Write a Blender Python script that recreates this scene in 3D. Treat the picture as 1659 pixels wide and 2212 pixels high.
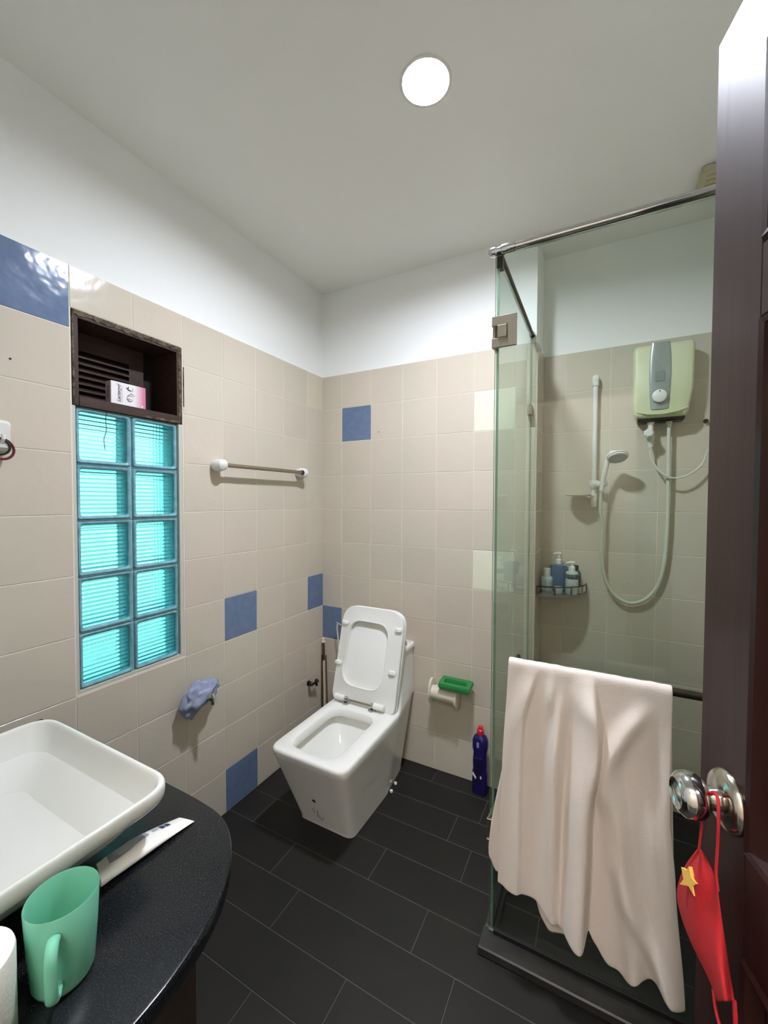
import bpy, bmesh, math, random
from mathutils import Vector, Matrix
random.seed(7)
for o in list(bpy.data.objects): bpy.data.objects.remove(o)
scn = bpy.context.scene
col = scn.collection

# ------------------------------------------------------------------ camera
FPX, W_, H_ = 879.15, 1659, 2212
CP = Vector((1.5155, -2.0493, 1.4497)); YAW, PIT, ROL = .48667, .02800, .00338
fw = Vector((-math.sin(YAW)*math.cos(PIT), math.cos(YAW)*math.cos(PIT), -math.sin(PIT)))
rt = Vector((math.cos(YAW), math.sin(YAW), 0)); up = rt.cross(fw)
R_ = math.cos(ROL)*rt + math.sin(ROL)*up; U_ = -math.sin(ROL)*rt + math.cos(ROL)*up
cam = bpy.data.cameras.new('camera'); co = bpy.data.objects.new('camera', cam); col.objects.link(co)
co.matrix_world = Matrix(((R_.x, U_.x, -fw.x, CP.x), (R_.y, U_.y, -fw.y, CP.y), (R_.z, U_.z, -fw.z, CP.z), (0, 0, 0, 1)))
cam.sensor_fit = 'HORIZONTAL'; cam.sensor_width = 36; cam.lens = 36*FPX/W_; cam.clip_start = .01
scn.camera = co
def at(u, v, ax, val):                                   # point of the photograph on an axis plane, in metres
    d = fw + R_*((u-W_/2)/FPX) - U_*((v-H_/2)/FPX)
    return CP + d*((val-CP[ax])/d[ax])
def atp(u, v, P, n):
    d = fw + R_*((u-W_/2)/FPX) - U_*((v-H_/2)/FPX)
    return CP + d*((P-CP).dot(n)/d.dot(n))
X, Y, Z = 0, 1, 2

# ------------------------------------------------------------------ world, exposure
w = bpy.data.worlds.new('world'); scn.world = w; w.use_nodes = True
nt = w.node_tree; bg = nt.nodes['Background']
g = nt.nodes.new('ShaderNodeTexCoord'); s = nt.nodes.new('ShaderNodeSeparateXYZ'); cr = nt.nodes.new('ShaderNodeValToRGB')
mr = nt.nodes.new('ShaderNodeMapRange'); mr.inputs[1].default_value = -1; mr.inputs[2].default_value = 1
nt.links.new(g.outputs['Generated'], s.inputs[0]); nt.links.new(s.outputs[2], mr.inputs[0]); nt.links.new(mr.outputs[0], cr.inputs[0])
e = cr.color_ramp.elements; e[0].position = .40; e[0].color = (.30, .31, .29, 1); e[1].position = .56; e[1].color = (1, 1, 1, 1)
nt.links.new(cr.outputs[0], bg.inputs[0]); bg.inputs[1].default_value = 2.9
scn.view_settings.view_transform = 'Standard'; scn.view_settings.look = 'None'
scn.view_settings.exposure = 0.18; scn.view_settings.gamma = 1; scn.view_settings.use_curve_mapping = False
scn.cycles.max_bounces = 14; scn.cycles.diffuse_bounces = 6; scn.cycles.transmission_bounces = 12; scn.cycles.transparent_max_bounces = 16
LAMP = Vector((1.036, -.886, 2.70)); LAMP_POWER = 790.0; HALL_POWER = 26.0

# ------------------------------------------------------------------ helpers
def lin(c): return tuple(((x/255)/12.92 if x/255 <= .04045 else ((x/255+.055)/1.055)**2.4) for x in c)+(1,)
def mat(name, c, rough=.5, metal=0, spec=.5, bump=None, vary=None, speck=None, coat=0, trans=0, ior=1.45, sub=0, emit=None, stripes=None, rnd=0, sheen=0):
    m = bpy.data.materials.new(name); m.use_nodes = True; t = m.node_tree; b = t.nodes['Principled BSDF']
    b.inputs['Base Color'].default_value = lin(c); b.inputs['Roughness'].default_value = rough
    b.inputs['Metallic'].default_value = metal; b.inputs['Specular IOR Level'].default_value = spec
    b.inputs['Coat Weight'].default_value = coat; b.inputs['Coat Roughness'].default_value = .12
    b.inputs['Transmission Weight'].default_value = trans; b.inputs['IOR'].default_value = ior
    if sub: b.inputs['Subsurface Weight'].default_value = sub; b.inputs['Subsurface Radius'].default_value = (.01, .01, .01)
    if sheen: b.inputs['Sheen Weight'].default_value = sheen
    if emit: b.inputs['Emission Color'].default_value = lin(emit[0]); b.inputs['Emission Strength'].default_value = emit[1]
    geo = t.nodes.new('ShaderNodeNewGeometry')
    src = None
    def noise(sc, det=3, stretch=None):
        n = t.nodes.new('ShaderNodeTexNoise'); n.inputs['Scale'].default_value = sc; n.inputs['Detail'].default_value = det
        if stretch:
            mp = t.nodes.new('ShaderNodeMapping'); mp.inputs['Scale'].default_value = stretch
            t.links.new(geo.outputs['Position'], mp.inputs[0]); t.links.new(mp.outputs[0], n.inputs['Vector'])
        else: t.links.new(geo.outputs['Position'], n.inputs['Vector'])
        return n
    def mixc(fac, a, b_):
        x = t.nodes.new('ShaderNodeMix'); x.data_type = 'RGBA'
        t.links.new(fac, x.inputs[0])
        if hasattr(a, 'is_linked'): t.links.new(a, x.inputs[6])
        else: x.inputs[6].default_value = a
        x.inputs[7].default_value = b_
        return x.outputs[2]
    if vary:                                             # (scale, other colour, contrast, stretch)
        n = noise(vary[0], 4, vary[3] if len(vary) > 3 else None)
        r = t.nodes.new('ShaderNodeMapRange'); r.inputs[1].default_value = .5-vary[2]; r.inputs[2].default_value = .5+vary[2]
        t.links.new(n.outputs[0], r.inputs[0]); src = mixc(r.outputs[0], lin(c), lin(vary[1]))
    if speck:                                            # (scale, colour, threshold)
        n = noise(speck[0], 1); r = t.nodes.new('ShaderNodeMapRange'); r.inputs[1].default_value = speck[2]; r.inputs[2].default_value = speck[2]+.04
        t.links.new(n.outputs[0], r.inputs[0]); src = mixc(r.outputs[0], src if src else lin(c), lin(speck[1]))
    if rnd:                                              # slight lightness change from piece to piece
        oi = t.nodes.new('ShaderNodeObjectInfo'); hs = t.nodes.new('ShaderNodeHueSaturation')
        r = t.nodes.new('ShaderNodeMapRange'); r.inputs[3].default_value = 1-rnd; r.inputs[4].default_value = 1+rnd
        t.links.new(oi.outputs['Random'], r.inputs[0]); t.links.new(r.outputs[0], hs.inputs['Value'])
        if src: t.links.new(src, hs.inputs['Color'])
        else: hs.inputs['Color'].default_value = lin(c)
        src = hs.outputs[0]
    if src: t.links.new(src, b.inputs['Base Color'])
    if bump:                                             # (scale, strength, distance, stretch)
        n = noise(bump[0], 3, bump[3] if len(bump) > 3 else None); bp = t.nodes.new('ShaderNodeBump')
        bp.inputs['Strength'].default_value = bump[1]; bp.inputs['Distance'].default_value = bump[2]
        t.links.new(n.outputs[0], bp.inputs['Height']); t.links.new(bp.outputs[0], b.inputs['Normal'])
        if coat: t.links.new(bp.outputs[0], b.inputs['Coat Normal'])
    return m
def pane_mat(name, tint, refl=1.0):                      # thin sheet glass: clear pass, Fresnel mirror on the outer face
    m = bpy.data.materials.new(name); m.use_nodes = True; t = m.node_tree; t.nodes.remove(t.nodes['Principled BSDF'])
    out = t.nodes['Material Output']; tr = t.nodes.new('ShaderNodeBsdfTransparent'); tr.inputs[0].default_value = tint+(1,)
    gl = t.nodes.new('ShaderNodeBsdfGlossy'); gl.inputs['Roughness'].default_value = .0; fr = t.nodes.new('ShaderNodeFresnel'); fr.inputs[0].default_value = 1.5
    ge = t.nodes.new('ShaderNodeNewGeometry'); iv = t.nodes.new('ShaderNodeMath'); iv.operation = 'SUBTRACT'; iv.inputs[0].default_value = 1
    mu = t.nodes.new('ShaderNodeMath'); mu.operation = 'MULTIPLY'; mx = t.nodes.new('ShaderNodeMixShader')
    t.links.new(ge.outputs['Backfacing'], iv.inputs[1]); t.links.new(iv.outputs[0], mu.inputs[0]); t.links.new(fr.outputs[0], mu.inputs[1])
    t.links.new(mu.outputs[0], mx.inputs[0]); t.links.new(tr.outputs[0], mx.inputs[1]); t.links.new(gl.outputs[0], mx.inputs[2]); t.links.new(mx.outputs[0], out.inputs[0])
    return m
def glass_mat(name, c, rough=0, ior=1.45):
    m = bpy.data.materials.new(name); m.use_nodes = True; t = m.node_tree; t.nodes.remove(t.nodes['Principled BSDF'])
    g_ = t.nodes.new('ShaderNodeBsdfGlass'); g_.inputs['Color'].default_value = c+(1,); g_.inputs['Roughness'].default_value = rough; g_.inputs['IOR'].default_value = ior
    t.links.new(g_.outputs[0], t.nodes['Material Output'].inputs[0]); return m

M = dict(
 paint=mat('white_wall_paint', (240, 241, 238), .7, bump=(60, .05, .002)),
 ceil=mat('ceiling_paint', (240, 240, 234), .8),
 tile=mat('beige_glazed_tile', (208, 195, 179), .16, spec=.35, bump=(9, .30, .01), vary=(2.2, (200, 194, 176), .18), rnd=.025),
 pale=mat('pale_cream_tile', (226, 224, 203), .16, spec=.35, bump=(9, .35, .01)),
 warm=mat('warm_beige_tile', (212, 202, 182), .16, spec=.35, bump=(9, .35, .01)),
 blue=mat('blue_glazed_tile', (110, 127, 154), .14, spec=.4, bump=(9, .45, .01), vary=(30, (98, 118, 150), .2)),
 grout=mat('wall_grout', (224, 217, 203), .8),
 fgrout=mat('floor_grout', (72, 70, 65), .8),
 floor=mat('charcoal_floor_tile', (30, 30, 29), .5, spec=.3, vary=(5, (38, 35, 31), .25), bump=(90, .12, .002), rnd=.10),
 granite=mat('black_granite', (14, 17, 19), .24, spec=.35, speck=(480, (40, 44, 47), .60), vary=(8, (24, 27, 29), .2)),
 china=mat('white_ceramic', (234, 234, 228), .08, spec=.5),
 basin=mat('basin_ceramic', (216, 217, 210), .08, spec=.5),
 seatp=mat('white_seat_plastic', (234, 234, 228), .25),
 whitep=mat('white_plastic', (224, 224, 216), .35),
 creamp=mat('cream_plastic', (218, 212, 192), .35),
 chrome=mat('chrome', (205, 205, 203), .12, 1),
 steel=mat('brushed_steel', (165, 155, 138), .32, 1),
 satin=mat('satin_nickel', (176, 170, 155), .2, 1, vary=(14, (206, 202, 194), .1)),
 dark=mat('dark_metal', (66, 60, 52), .35, .8),
 wood=mat('dark_mahogany', (46, 23, 20), .42, spec=.25, coat=.28, vary=(6, (38, 19, 17), .25, (9, 9, .7)), bump=(6, .10, .003, (9, 9, .8))),
 vent=mat('old_brown_wood', (66, 42, 32), .6, vary=(14, (42, 28, 22), .25, (4, 1, 4)), bump=(40, .3, .003)),
 rough=mat('chipped_plaster_edge', (112, 96, 78), .9, vary=(45, (48, 36, 28), .15), bump=(80, .8, .004)),
 void=mat('dark_backing_board', (30, 18, 14), .8),
 mortar=mat('white_window_mortar', (196, 196, 184), .8, bump=(60, .3, .003)),
 pane=pane_mat('shower_glass', (.905, .94, .91)),
 pedge=mat('green_glass_edge', (120, 150, 132), .15, trans=.35),
 bsheet=glass_mat('cyan_block_glass', (.70, .985, .985), .0, 1.45),
 bside=mat('block_glass_side', (104, 158, 172), .25, vary=(40, (136, 184, 194), .2)),
 towel=mat('cream_towel', (228, 218, 208), .95, bump=(420, .5, .002)),
 cup=mat('translucent_green_plastic', (128, 206, 176), .25, trans=.12, ior=1.3),
 paper=mat('toilet_paper', (236, 233, 222), .95, bump=(160, .3, .002)),
 card=mat('cardboard_core', (150, 138, 118), .9),
 red=mat('red_fabric', (178, 30, 36), .8, bump=(300, .3, .001)),
 star=mat('yellow_print', (226, 184, 84), .8),
 green=mat('green_plastic', (44, 128, 66), .3),
 purple=mat('dark_purple_plastic', (34, 24, 92), .22),
 redcap=mat('red_plastic', (214, 44, 60), .35),
 ledc=mat('printed_label', (96, 92, 128), .5),
 heater=mat('aged_green_cream_plastic', (203, 210, 168), .3, vary=(6, (212, 214, 182), .2)),
 silver=mat('silver_plastic', (158, 166, 160), .3, .35),
 vinyl=mat('pale_hose', (206, 208, 192), .35),
 bblue=mat('blue_bottle', (62, 100, 134), .3),
 bnavy=mat('navy_label', (34, 46, 58), .5, speck=(240, (120, 140, 150), .56)),
 bgrey=mat('pale_grey_bottle', (186, 198, 196), .35),
 clear=mat('smoky_shelf_plastic', (104, 104, 94), .25),
 wad=mat('blue_grey_cloth', (158, 166, 188), .85, bump=(50, .6, .006), vary=(30, (134, 142, 168), .2)),
 rust=mat('rusty_brown', (104, 56, 34), .7, vary=(60, (62, 36, 26), .2)),
 black=mat('black_rubber', (22, 20, 20), .6),
 maroon=mat('maroon_elastic', (92, 16, 26), .7),
 pinkp=mat('pink_plastic', (206, 150, 138), .4),
 ink=mat('dark_ink', (70, 58, 66), .6), navy=mat('navy_ink', (40, 44, 96), .6), lav=mat('grey_print', (160, 158, 168), .6), whiteink=mat('white_ink', (226, 226, 226), .6),
 tubew=mat('white_tube_plastic', (234, 234, 226), .25), flap=mat('pinkish_grey_card', (168, 150, 152), .6), brownspot=mat('brown_stain', (82, 44, 34), .7), scuff=mat('grey_scuff', (158, 152, 146), .6),
 vcream=mat('yellowed_plastic', (186, 178, 146), .5), hall=mat('hall_wall_paint', (214, 208, 196), .8), cab=mat('dark_cabinet_laminate', (54, 46, 40), .5),
)
# pink end of the carton: a printed colour change across the card
def box_print():
    m = mat('carton_print', (232, 228, 228), .45); t = m.node_tree; b = t.nodes['Principled BSDF']
    ge = t.nodes.new('ShaderNodeNewGeometry'); sp = t.nodes.new('ShaderNodeSeparateXYZ'); r = t.nodes.new('ShaderNodeMapRange')
    r.inputs[1].default_value = -1.140; r.inputs[2].default_value = -1.106; mx = t.nodes.new('ShaderNodeMix'); mx.data_type = 'RGBA'
    mx.inputs[6].default_value = lin((232, 228, 228)); mx.inputs[7].default_value = lin((206, 120, 152))
    t.links.new(ge.outputs['Position'], sp.inputs[0]); t.links.new(sp.outputs[1], r.inputs[0]); t.links.new(r.outputs[0], mx.inputs[0]); t.links.new(mx.outputs[2], b.inputs['Base Color'])
    return m
M['carton'] = box_print()

def roundpoly(pts, rad, n=5):
    """closed 2-D ring with rounded corners; rad a number or a list"""
    out = []; k = len(pts)
    for i in range(k):
        p = Vector(pts[i]); a = Vector(pts[i-1]); b = Vector(pts[(i+1) % k]); r = rad[i] if isinstance(rad, (list, tuple)) else rad
        u = (a-p).normalized(); v = (b-p).normalized(); ang = u.angle(v); d = min(r/math.tan(ang/2), .49*(a-p).length, .49*(b-p).length)
        p0, p1 = p+u*d, p+v*d
        for j in range(n+1):
            s_ = j/n; q = (1-s_)**2*p0 + 2*s_*(1-s_)*p + s_*s_*p1; out.append((q.x, q.y))
    return out
def rrect(cx, cy, hx, hy, r, n=5): return roundpoly([(cx-hx, cy-hy), (cx+hx, cy-hy), (cx+hx, cy+hy), (cx-hx, cy+hy)], r, n)
def ring(pts2, z): return [Vector((p[0], p[1], z)) for p in pts2]

class MB:
    def __init__(s): s.bm = bmesh.new(); s.mi = 0; s.mats = []
    def face(s, vs):
        try: f = s.bm.faces.new(vs); f.material_index = s.mi; return f
        except ValueError: return None
    def box(s, x0, x1, y0, y1, z0, z1, bev=0, seg=1, xf=None):
        P = [Vector((x, y, z)) for x in (x0, x1) for y in (y0, y1) for z in (z0, z1)]
        if xf: P = [xf(p) for p in P]
        v = [s.bm.verts.new(p) for p in P]
        fs = [s.face([v[i] for i in q]) for q in ((0, 1, 3, 2), (4, 6, 7, 5), (0, 4, 5, 1), (2, 3, 7, 6), (0, 2, 6, 4), (1, 5, 7, 3))]
        if bev:
            ed = list({e_ for f in fs for e_ in f.edges}); r = bmesh.ops.bevel(s.bm, geom=ed, offset=bev, segments=seg, affect='EDGES', profile=.5)
            for f in r['faces']: f.material_index = s.mi
        return s
    def loft(s, rings, cap0=True, cap1=True, closed=False):
        V_ = [[s.bm.verts.new(p) for p in r] for r in rings]; n = len(rings[0])
        for a in range(len(V_)-1+(1 if closed else 0)):
            A, B = V_[a], V_[(a+1) % len(V_)]
            for i in range(n): s.face([A[i], A[(i+1) % n], B[(i+1) % n], B[i]])
        if cap0 and not closed: s.face(V_[0][::-1])
        if cap1 and not closed: s.face(V_[-1])
        return s
    def tube(s, pts, r, seg=10, caps=True, flat=None):
        pts = [Vector(p) for p in pts]; n = len(pts); rings = []; T = []
        for i in range(n):
            d = (pts[min(i+1, n-1)]-pts[max(i-1, 0)]).normalized(); T.append(d)
        ref = Vector((0, 0, 1)) if abs(T[0].z) < .9 else Vector((1, 0, 0)); u = T[0].cross(ref).normalized()
        for i in range(n):
            u = (u-T[i]*u.dot(T[i])).normalized(); v = T[i].cross(u); rr = r[i] if isinstance(r, (list, tuple)) else r
            rings.append([pts[i]+u*math.cos(2*math.pi*k/seg)*rr+v*math.sin(2*math.pi*k/seg)*rr*(flat or 1) for k in range(seg)])
        return s.loft(rings, caps, caps)
    def lathe(s, prof, o, axis, seg=24, caps=True, sx=1.0, side=None):
        a = Vector(axis).normalized(); ref = Vector((0, 0, 1)) if abs(a.z) < .9 else Vector((1, 0, 0)); u = a.cross(ref).normalized(); v = a.cross(u); o = Vector(o)
        rings = [[o+a*h+(u*math.cos(2*math.pi*k/seg)*sx+v*math.sin(2*math.pi*k/seg))*max(r, 1e-4) for k in range(seg)] for r, h in prof]
        return s.loft(rings, caps, caps)
    def torus(s, o, axis, R, r, seg=24, k=8, squash=1):
        a = Vector(axis).normalized(); ref = Vector((0, 0, 1)) if abs(a.z) < .9 else Vector((1, 0, 0)); u = a.cross(ref).normalized(); v = a.cross(u)
        rings = []
        for i in range(seg):
            d = u*math.cos(2*math.pi*i/seg)+v*math.sin(2*math.pi*i/seg)*squash; rings.append([Vector(o)+d*R+(d.normalized()*math.cos(2*math.pi*j/k)+a*math.sin(2*math.pi*j/k))*r for j in range(k)])
        return s.loft(rings, closed=True)
    def plate(s, pts, n, th):                             # flat outline given in 3-D, thickness along n
        n = Vector(n).normalized()*th; return s.loft([[Vector(p) for p in pts], [Vector(p)+n for p in pts]])
    def build(s, name, m, parent=None, ang=35, sub=0, solid=0, smooth=True):
        bmesh.ops.remove_doubles(s.bm, verts=s.bm.verts, dist=1e-5); bmesh.ops.recalc_face_normals(s.bm, faces=s.bm.faces)
        me = bpy.data.meshes.new(name); s.bm.to_mesh(me); s.bm.free()
        for x in (m if isinstance(m, list) else [m]): me.materials.append(M[x] if isinstance(x, str) else x)
        if smooth: me.shade_smooth(); me.set_sharp_from_angle(angle=math.radians(ang))
        o = bpy.data.objects.new(name, me); col.objects.link(o)
        if solid: d = o.modifiers.new('solid', 'SOLIDIFY'); d.thickness = solid; d.offset = 0
        if sub: d = o.modifiers.new('sub', 'SUBSURF'); d.levels = sub; d.render_levels = sub
        if parent: par(o, parent)
        return o
def loc_of(o):
    v = Vector(o.location) if o.type == 'EMPTY' else Vector((0, 0, 0)); return v
WL = {}
def wloc(o): return WL.get(o.name, Vector((0, 0, 0)))
def par(o, parent):
    o.parent = parent; o.matrix_parent_inverse = Matrix.Translation(-wloc(parent)); WL[o.name] = Vector(o.location)
def thing(name, label, cat, loc, group=None):
    o = bpy.data.objects.new(name, None); col.objects.link(o); o.location = loc; o.empty_display_size = .05; WL[o.name] = Vector(loc)
    return tag(o, label, cat, group)
def tag(o, label, cat, group=None):
    o['label'] = label; o['category'] = cat
    if group: o['group'] = group
    return o
def struct(o, label=None, cat=None):
    o['kind'] = 'structure'
    if label: o['label'] = label
    if cat: o['category'] = cat
    return o
def text_mesh(txt, size, m, name, parent, o, ux, uy, extr=.0003, shear=0, align='CENTER'):
    c = bpy.data.curves.new('t', 'FONT'); c.body = txt; c.size = size; c.extrude = extr; c.shear = shear; c.align_x = align; c.align_y = 'CENTER'
    to = bpy.data.objects.new('t', c); col.objects.link(to); dg = bpy.context.evaluated_depsgraph_get(); dg.update()
    me = bpy.data.meshes.new_from_object(to.evaluated_get(dg)); bpy.data.objects.remove(to)
    ux = Vector(ux).normalized(); uy = Vector(uy).normalized(); uz = ux.cross(uy)
    me.transform(Matrix(((ux.x, uy.x, uz.x, o[0]), (ux.y, uy.y, uz.y, o[1]), (ux.z, uy.z, uz.z, o[2]), (0, 0, 0, 1))))
    me.materials.clear(); me.materials.append(M[m]); ob = bpy.data.objects.new(name, me); col.objects.link(ob); par(ob, parent); return ob

# ------------------------------------------------------------------ room shell
CH = 2.70; XR = 2.05; YF = -2.15; AL = 1.242; AY = .24
TH, GR = .007, .0032                                      # tile face and grout face stand this far off the wall core
b = MB(); WY0, WY1, WZ0, WZ1 = -1.352, -.958, .803, 2.066   # window opening in the left wall
b.box(-.17, 0, WY1, AY+.15, -.05, CH+.02); b.box(-.17, 0, YF-.1, WY0, -.05, CH+.02); b.box(-.17, 0, WY0, WY1, -.05, WZ0); b.box(-.17, 0, WY0, WY1, WZ1, CH+.02)
wl = struct(b.build('wall_left', 'paint', smooth=False), 'left wall, beige and blue tiles below white paint, glass block window in it', 'wall')
b = MB().box(0, AL, 0, AY+.15, -.05, CH+.02); wb = struct(b.build('wall_back', 'paint', smooth=False), 'back wall behind the toilet, beige tiles below white paint', 'wall')
b = MB().box(AL, XR+.15, AY, AY+.15, -.05, CH+.02); wa = struct(b.build('wall_shower', 'paint', smooth=False), 'recessed wall of the shower behind the glass, carrying the water heater', 'wall')
b = MB().box(XR, XR+.15, YF-.1, AY, -.05, CH+.02); wr = struct(b.build('wall_right', 'paint', smooth=False), 'right wall of the shower, mostly behind the open door', 'wall')
DX0, DX1, DZ = 1.02, 1.86, 2.09
b = MB(); b.box(0, DX0, YF-.1, YF, -.05, CH+.02); b.box(DX1, XR, YF-.1, YF, -.05, CH+.02); b.box(DX0, DX1, YF-.1, YF, DZ, CH+.02)
wf = struct(b.build('wall_front', 'paint', smooth=False), 'front wall with the doorway the picture is taken from', 'wall')
b = MB(); hz = CH+.02
def cring(r, z, n=32):
    return [Vector((LAMP.x+r*math.cos(2*math.pi*k/n), LAMP.y+r*math.sin(2*math.pi*k/n), z)) for k in range(n)]
def sring(h, z, n=32):
    out = []
    for k in range(n):
        a = 2*math.pi*k/n; c, s_ = math.cos(a), math.sin(a); q = h/max(abs(c), abs(s_)); out.append(Vector((LAMP.x+q*c, LAMP.y+q*s_, z)))
    return out
b.loft([sring(.2, hz), cring(.072, hz), cring(.072, CH), sring(.2, CH)], closed=True)
lx, ly = LAMP.x, LAMP.y
b.box(0, lx-.2, YF, AY, CH, hz); b.box(lx+.2, XR, YF, AY, CH, hz); b.box(lx-.2, lx+.2, YF, ly-.2, CH, hz); b.box(lx-.2, lx+.2, ly+.2, AY, CH, hz)
cl = struct(b.build('ceiling', 'ceil', smooth=False), 'plain white ceiling with one round downlight', 'ceiling')
# hall beyond the doorway (behind the camera)
b = MB(); b.box(-.2, 2.4, -3.75, -3.65, -.05, hz); b.box(-.2, -.1, -3.65, YF-.1, -.05, hz); b.box(2.3, 2.4, -3.65, YF-.1, -.05, hz); b.box(-.2, 2.4, -3.75, YF-.1, hz, hz+.1)
struct(b.build('wall_hall', 'hall', smooth=False), 'plain walls of the hall outside the doorway', 'wall')
b = MB().box(.95, 1.75, -3.25, -2.65, hz-.05, hz, .01); hl = b.build('hall_ceiling_light', mat('hall_lamp', (255, 250, 248), .5, emit=((255, 247, 247), HALL_POWER)))  # unseen panel added behind the camera, soft fill through the doorway
tag(hl, 'flat rectangular ceiling light in the hall behind the doorway', 'lamp')

# wall tiles ------------------------------------------------------
cache = {}
def tile_obj(w_, h_, m, name='tile', th=.006):
    k = (round(w_, 4), round(h_, 4), m, th)
    if k not in cache:
        b = MB().box(-w_/2, w_/2, -th, 0, -h_/2, h_/2, .0012); o = b.build(name, m, ang=20); cache[k] = o.data; bpy.data.objects.remove(o)
    o = bpy.data.objects.new(name, cache[k]); col.objects.link(o); return o
G_ = .0024
GT = .0012
b = MB(); b.box(0, GT+.0046, WY1, 0, 0, 2.199); b.box(0, GT+.0046, YF, WY0, 0, 2.199); b.box(0, GT+.0046, WY0, WY1, 0, WZ0); b.box(0, GT+.0046, WY0, WY1, WZ1, 2.199); b.build('grout', 'grout', wl, smooth=False)
# left wall: origin at the corner, running towards -y; tile front must face +x
cl_ = [0, .155]+[.155+.2*k for k in range(1, 10)]+[2.15]
def tiles_facing(parent, org, along, face, cuts, **k):
    """along, face: unit vectors of the wall direction and of the tile's outward normal"""
    rz = math.atan2(face[0], -face[1])                    # local -y is the tile front
    ax = Vector((math.cos(rz), math.sin(rz), 0)); sgn = 1 if ax.dot(Vector(along)) > 0 else -1
    rows = k.get('rows') or [(i*.2, i*.2+.2) for i in range(11)]; hole = k.get('hole')
    for c in range(len(cuts)-1):
        for (z0, z1) in rows:
            s0, s1 = cuts[c], cuts[c+1]; r = int(round(z0/.2))
            if hole and s0 >= hole[0]-.01 and s1 <= hole[1]+.01:
                if z0 >= hole[2]-.01 and z1 <= hole[3]+.001: continue
                if z0 < hole[3] < z1: z0 = hole[3]
            if s1-s0 < .01: continue
            m = 'blue' if (c, r) in k.get('blue', ()) else 'pale' if (c, r) in k.get('pale', ()) else 'warm' if (c, r) in k.get('warm', ()) else 'tile'
            o = tile_obj(s1-s0-G_, z1-z0-G_, m)
            o.location = Vector(org)+Vector(along)*((s0+s1)/2)+Vector(face)*GT+Vector((0, 0, (z0+z1)/2))
            o.rotation_euler = (random.uniform(-.001, .001), 0, rz+random.uniform(-.001, .001)); par(o, parent)
tiles_facing(wl, (0, 0, 0), (0, -1, 0), (1, 0, 0), cl_, blue={(3, 4), (0, 4), (3, 0), (7, 10)}, warm={(0, 10), (0, 2)}, hole=(.955, 1.355, .8, 2.066))
b = MB().box(0, AL, -GT-.0046, 0, 0, 2.199); b.box(AL, AL+GT+.0046, 0, AY, 0, 2.199); b.build('grout', 'grout', wb, smooth=False)
cb_ = [0]+[.1485+.2*k for k in range(6)]+[AL]
tiles_facing(wb, (0, 0, 0), (1, 0, 0), (0, -1, 0), cb_, blue={(1, 9), (0, 3)}, pale={(5, 9), (5, 5)})
tiles_facing(wb, (AL, 0, 0), (0, 1, 0), (1, 0, 0), [0, .04, .233])
b = MB().box(AL, XR, AY-GT-.0046, AY, 0, 2.199); b.build('grout', 'grout', wa, smooth=False)
tiles_facing(wa, (AL+.007, AY, 0), (1, 0, 0), (0, -1, 0), [0, .106, .306, .506, .706, XR-AL-.007])
b = MB().box(XR-GT-.0046, XR, YF, AY, 0, 2.199); b.build('grout', 'grout', wr, smooth=False)
tiles_facing(wr, (XR, AY, 0), (0, -1, 0), (-1, 0, 0), [.007]+[.2*k for k in range(1, 12)]+[AY-YF])
# plaster nick marks: small drill holes
b = MB().lathe([(.003, 0), (.003, .001)], at(818, 933, Y, -.0072), (0, -1, 0), 10); b.build('drill_hole', 'black', wb)
b = MB().lathe([(.003, 0), (.003, .001)], at(22, 775, X, .0072), (1, 0, 0), 10); b.build('drill_hole', 'black', wl)

# floor -----------------------------------------------------------
b = MB().box(-.1, XR+.3, -3.75, AY+.1, -.08, -.0010); fl = struct(b.build('floor', 'fgrout', smooth=False), 'charcoal grey plank-shaped floor tiles with thin joints', 'floor')
joint = {0: .77, 1: .46, 2: .963, 3: .47, 4: .754, 5: 1.003, 6: .55, 7: .86, 8: .63, 9: .98, 10: .40, 11: .75, 12: .56, 13: .9, -1: .47, -2: .93}
for r in range(-2, 14):
    y1 = -.11-.1558*(r-1); y0 = y1-.1558
    y1, y0 = min(y1, AY), max(y0, YF-.1)
    if r == 0: y1 = 0.045
    if r == -1: y0 = .047; y1 = .20
    if r == -2: y0 = .20; y1 = AY
    j = joint[r]; xs = sorted([0, XR]+[j+.6*k for k in range(-3, 4) if 0.02 < j+.6*k < XR-.02])
    for x0, x1 in zip(xs, xs[1:]):
        def put(x0, x1, y0, y1):
            k = ('f', round(x1-x0, 4), round(y1-y0, 4))
            if k not in cache:
                q = MB().box(-(x1-x0)/2+.0014, (x1-x0)/2-.0014, -(y1-y0)/2+.0014, (y1-y0)/2-.0014, -.006, 0, .001); o = q.build('tile', 'floor', ang=20); cache[k] = o.data; bpy.data.objects.remove(o)
            o = bpy.data.objects.new('tile', cache[k]); col.objects.link(o); o.location = ((x0+x1)/2, (y0+y1)/2, 0); par(o, fl)
        if y1 <= 0: put(x0, x1, y0, y1)
        else:                                             # the row that meets the back wall and the shower recess
            if y0 < 0:
                if x0 < AL: put(x0, min(x1, AL), y0, 0)
                if x1 > AL: put(max(x0, AL), x1, y0, y1)
            elif x1 > AL+.02: put(max(x0, AL), x1, y0, y1)

# downlight -------------------------------------------------------
dl = thing('ceiling_downlight', 'bright round white downlight recessed in the ceiling', 'lamp', (LAMP.x, LAMP.y, CH))
b = MB().loft([cring(.078, CH-.002), cring(.078, CH), cring(.0705, CH), cring(.0705, CH+.045), cring(.0695, CH+.045), cring(.0695, CH-.002)], closed=True); b.build('trim_ring', 'whitep', dl)
b = MB().loft([cring(.068, CH+.015), cring(.068, CH+.021)]); b.build('diffuser', mat('lamp_diffuser', (255, 255, 250), .5, emit=((236, 241, 255), LAMP_POWER)), dl)

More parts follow.
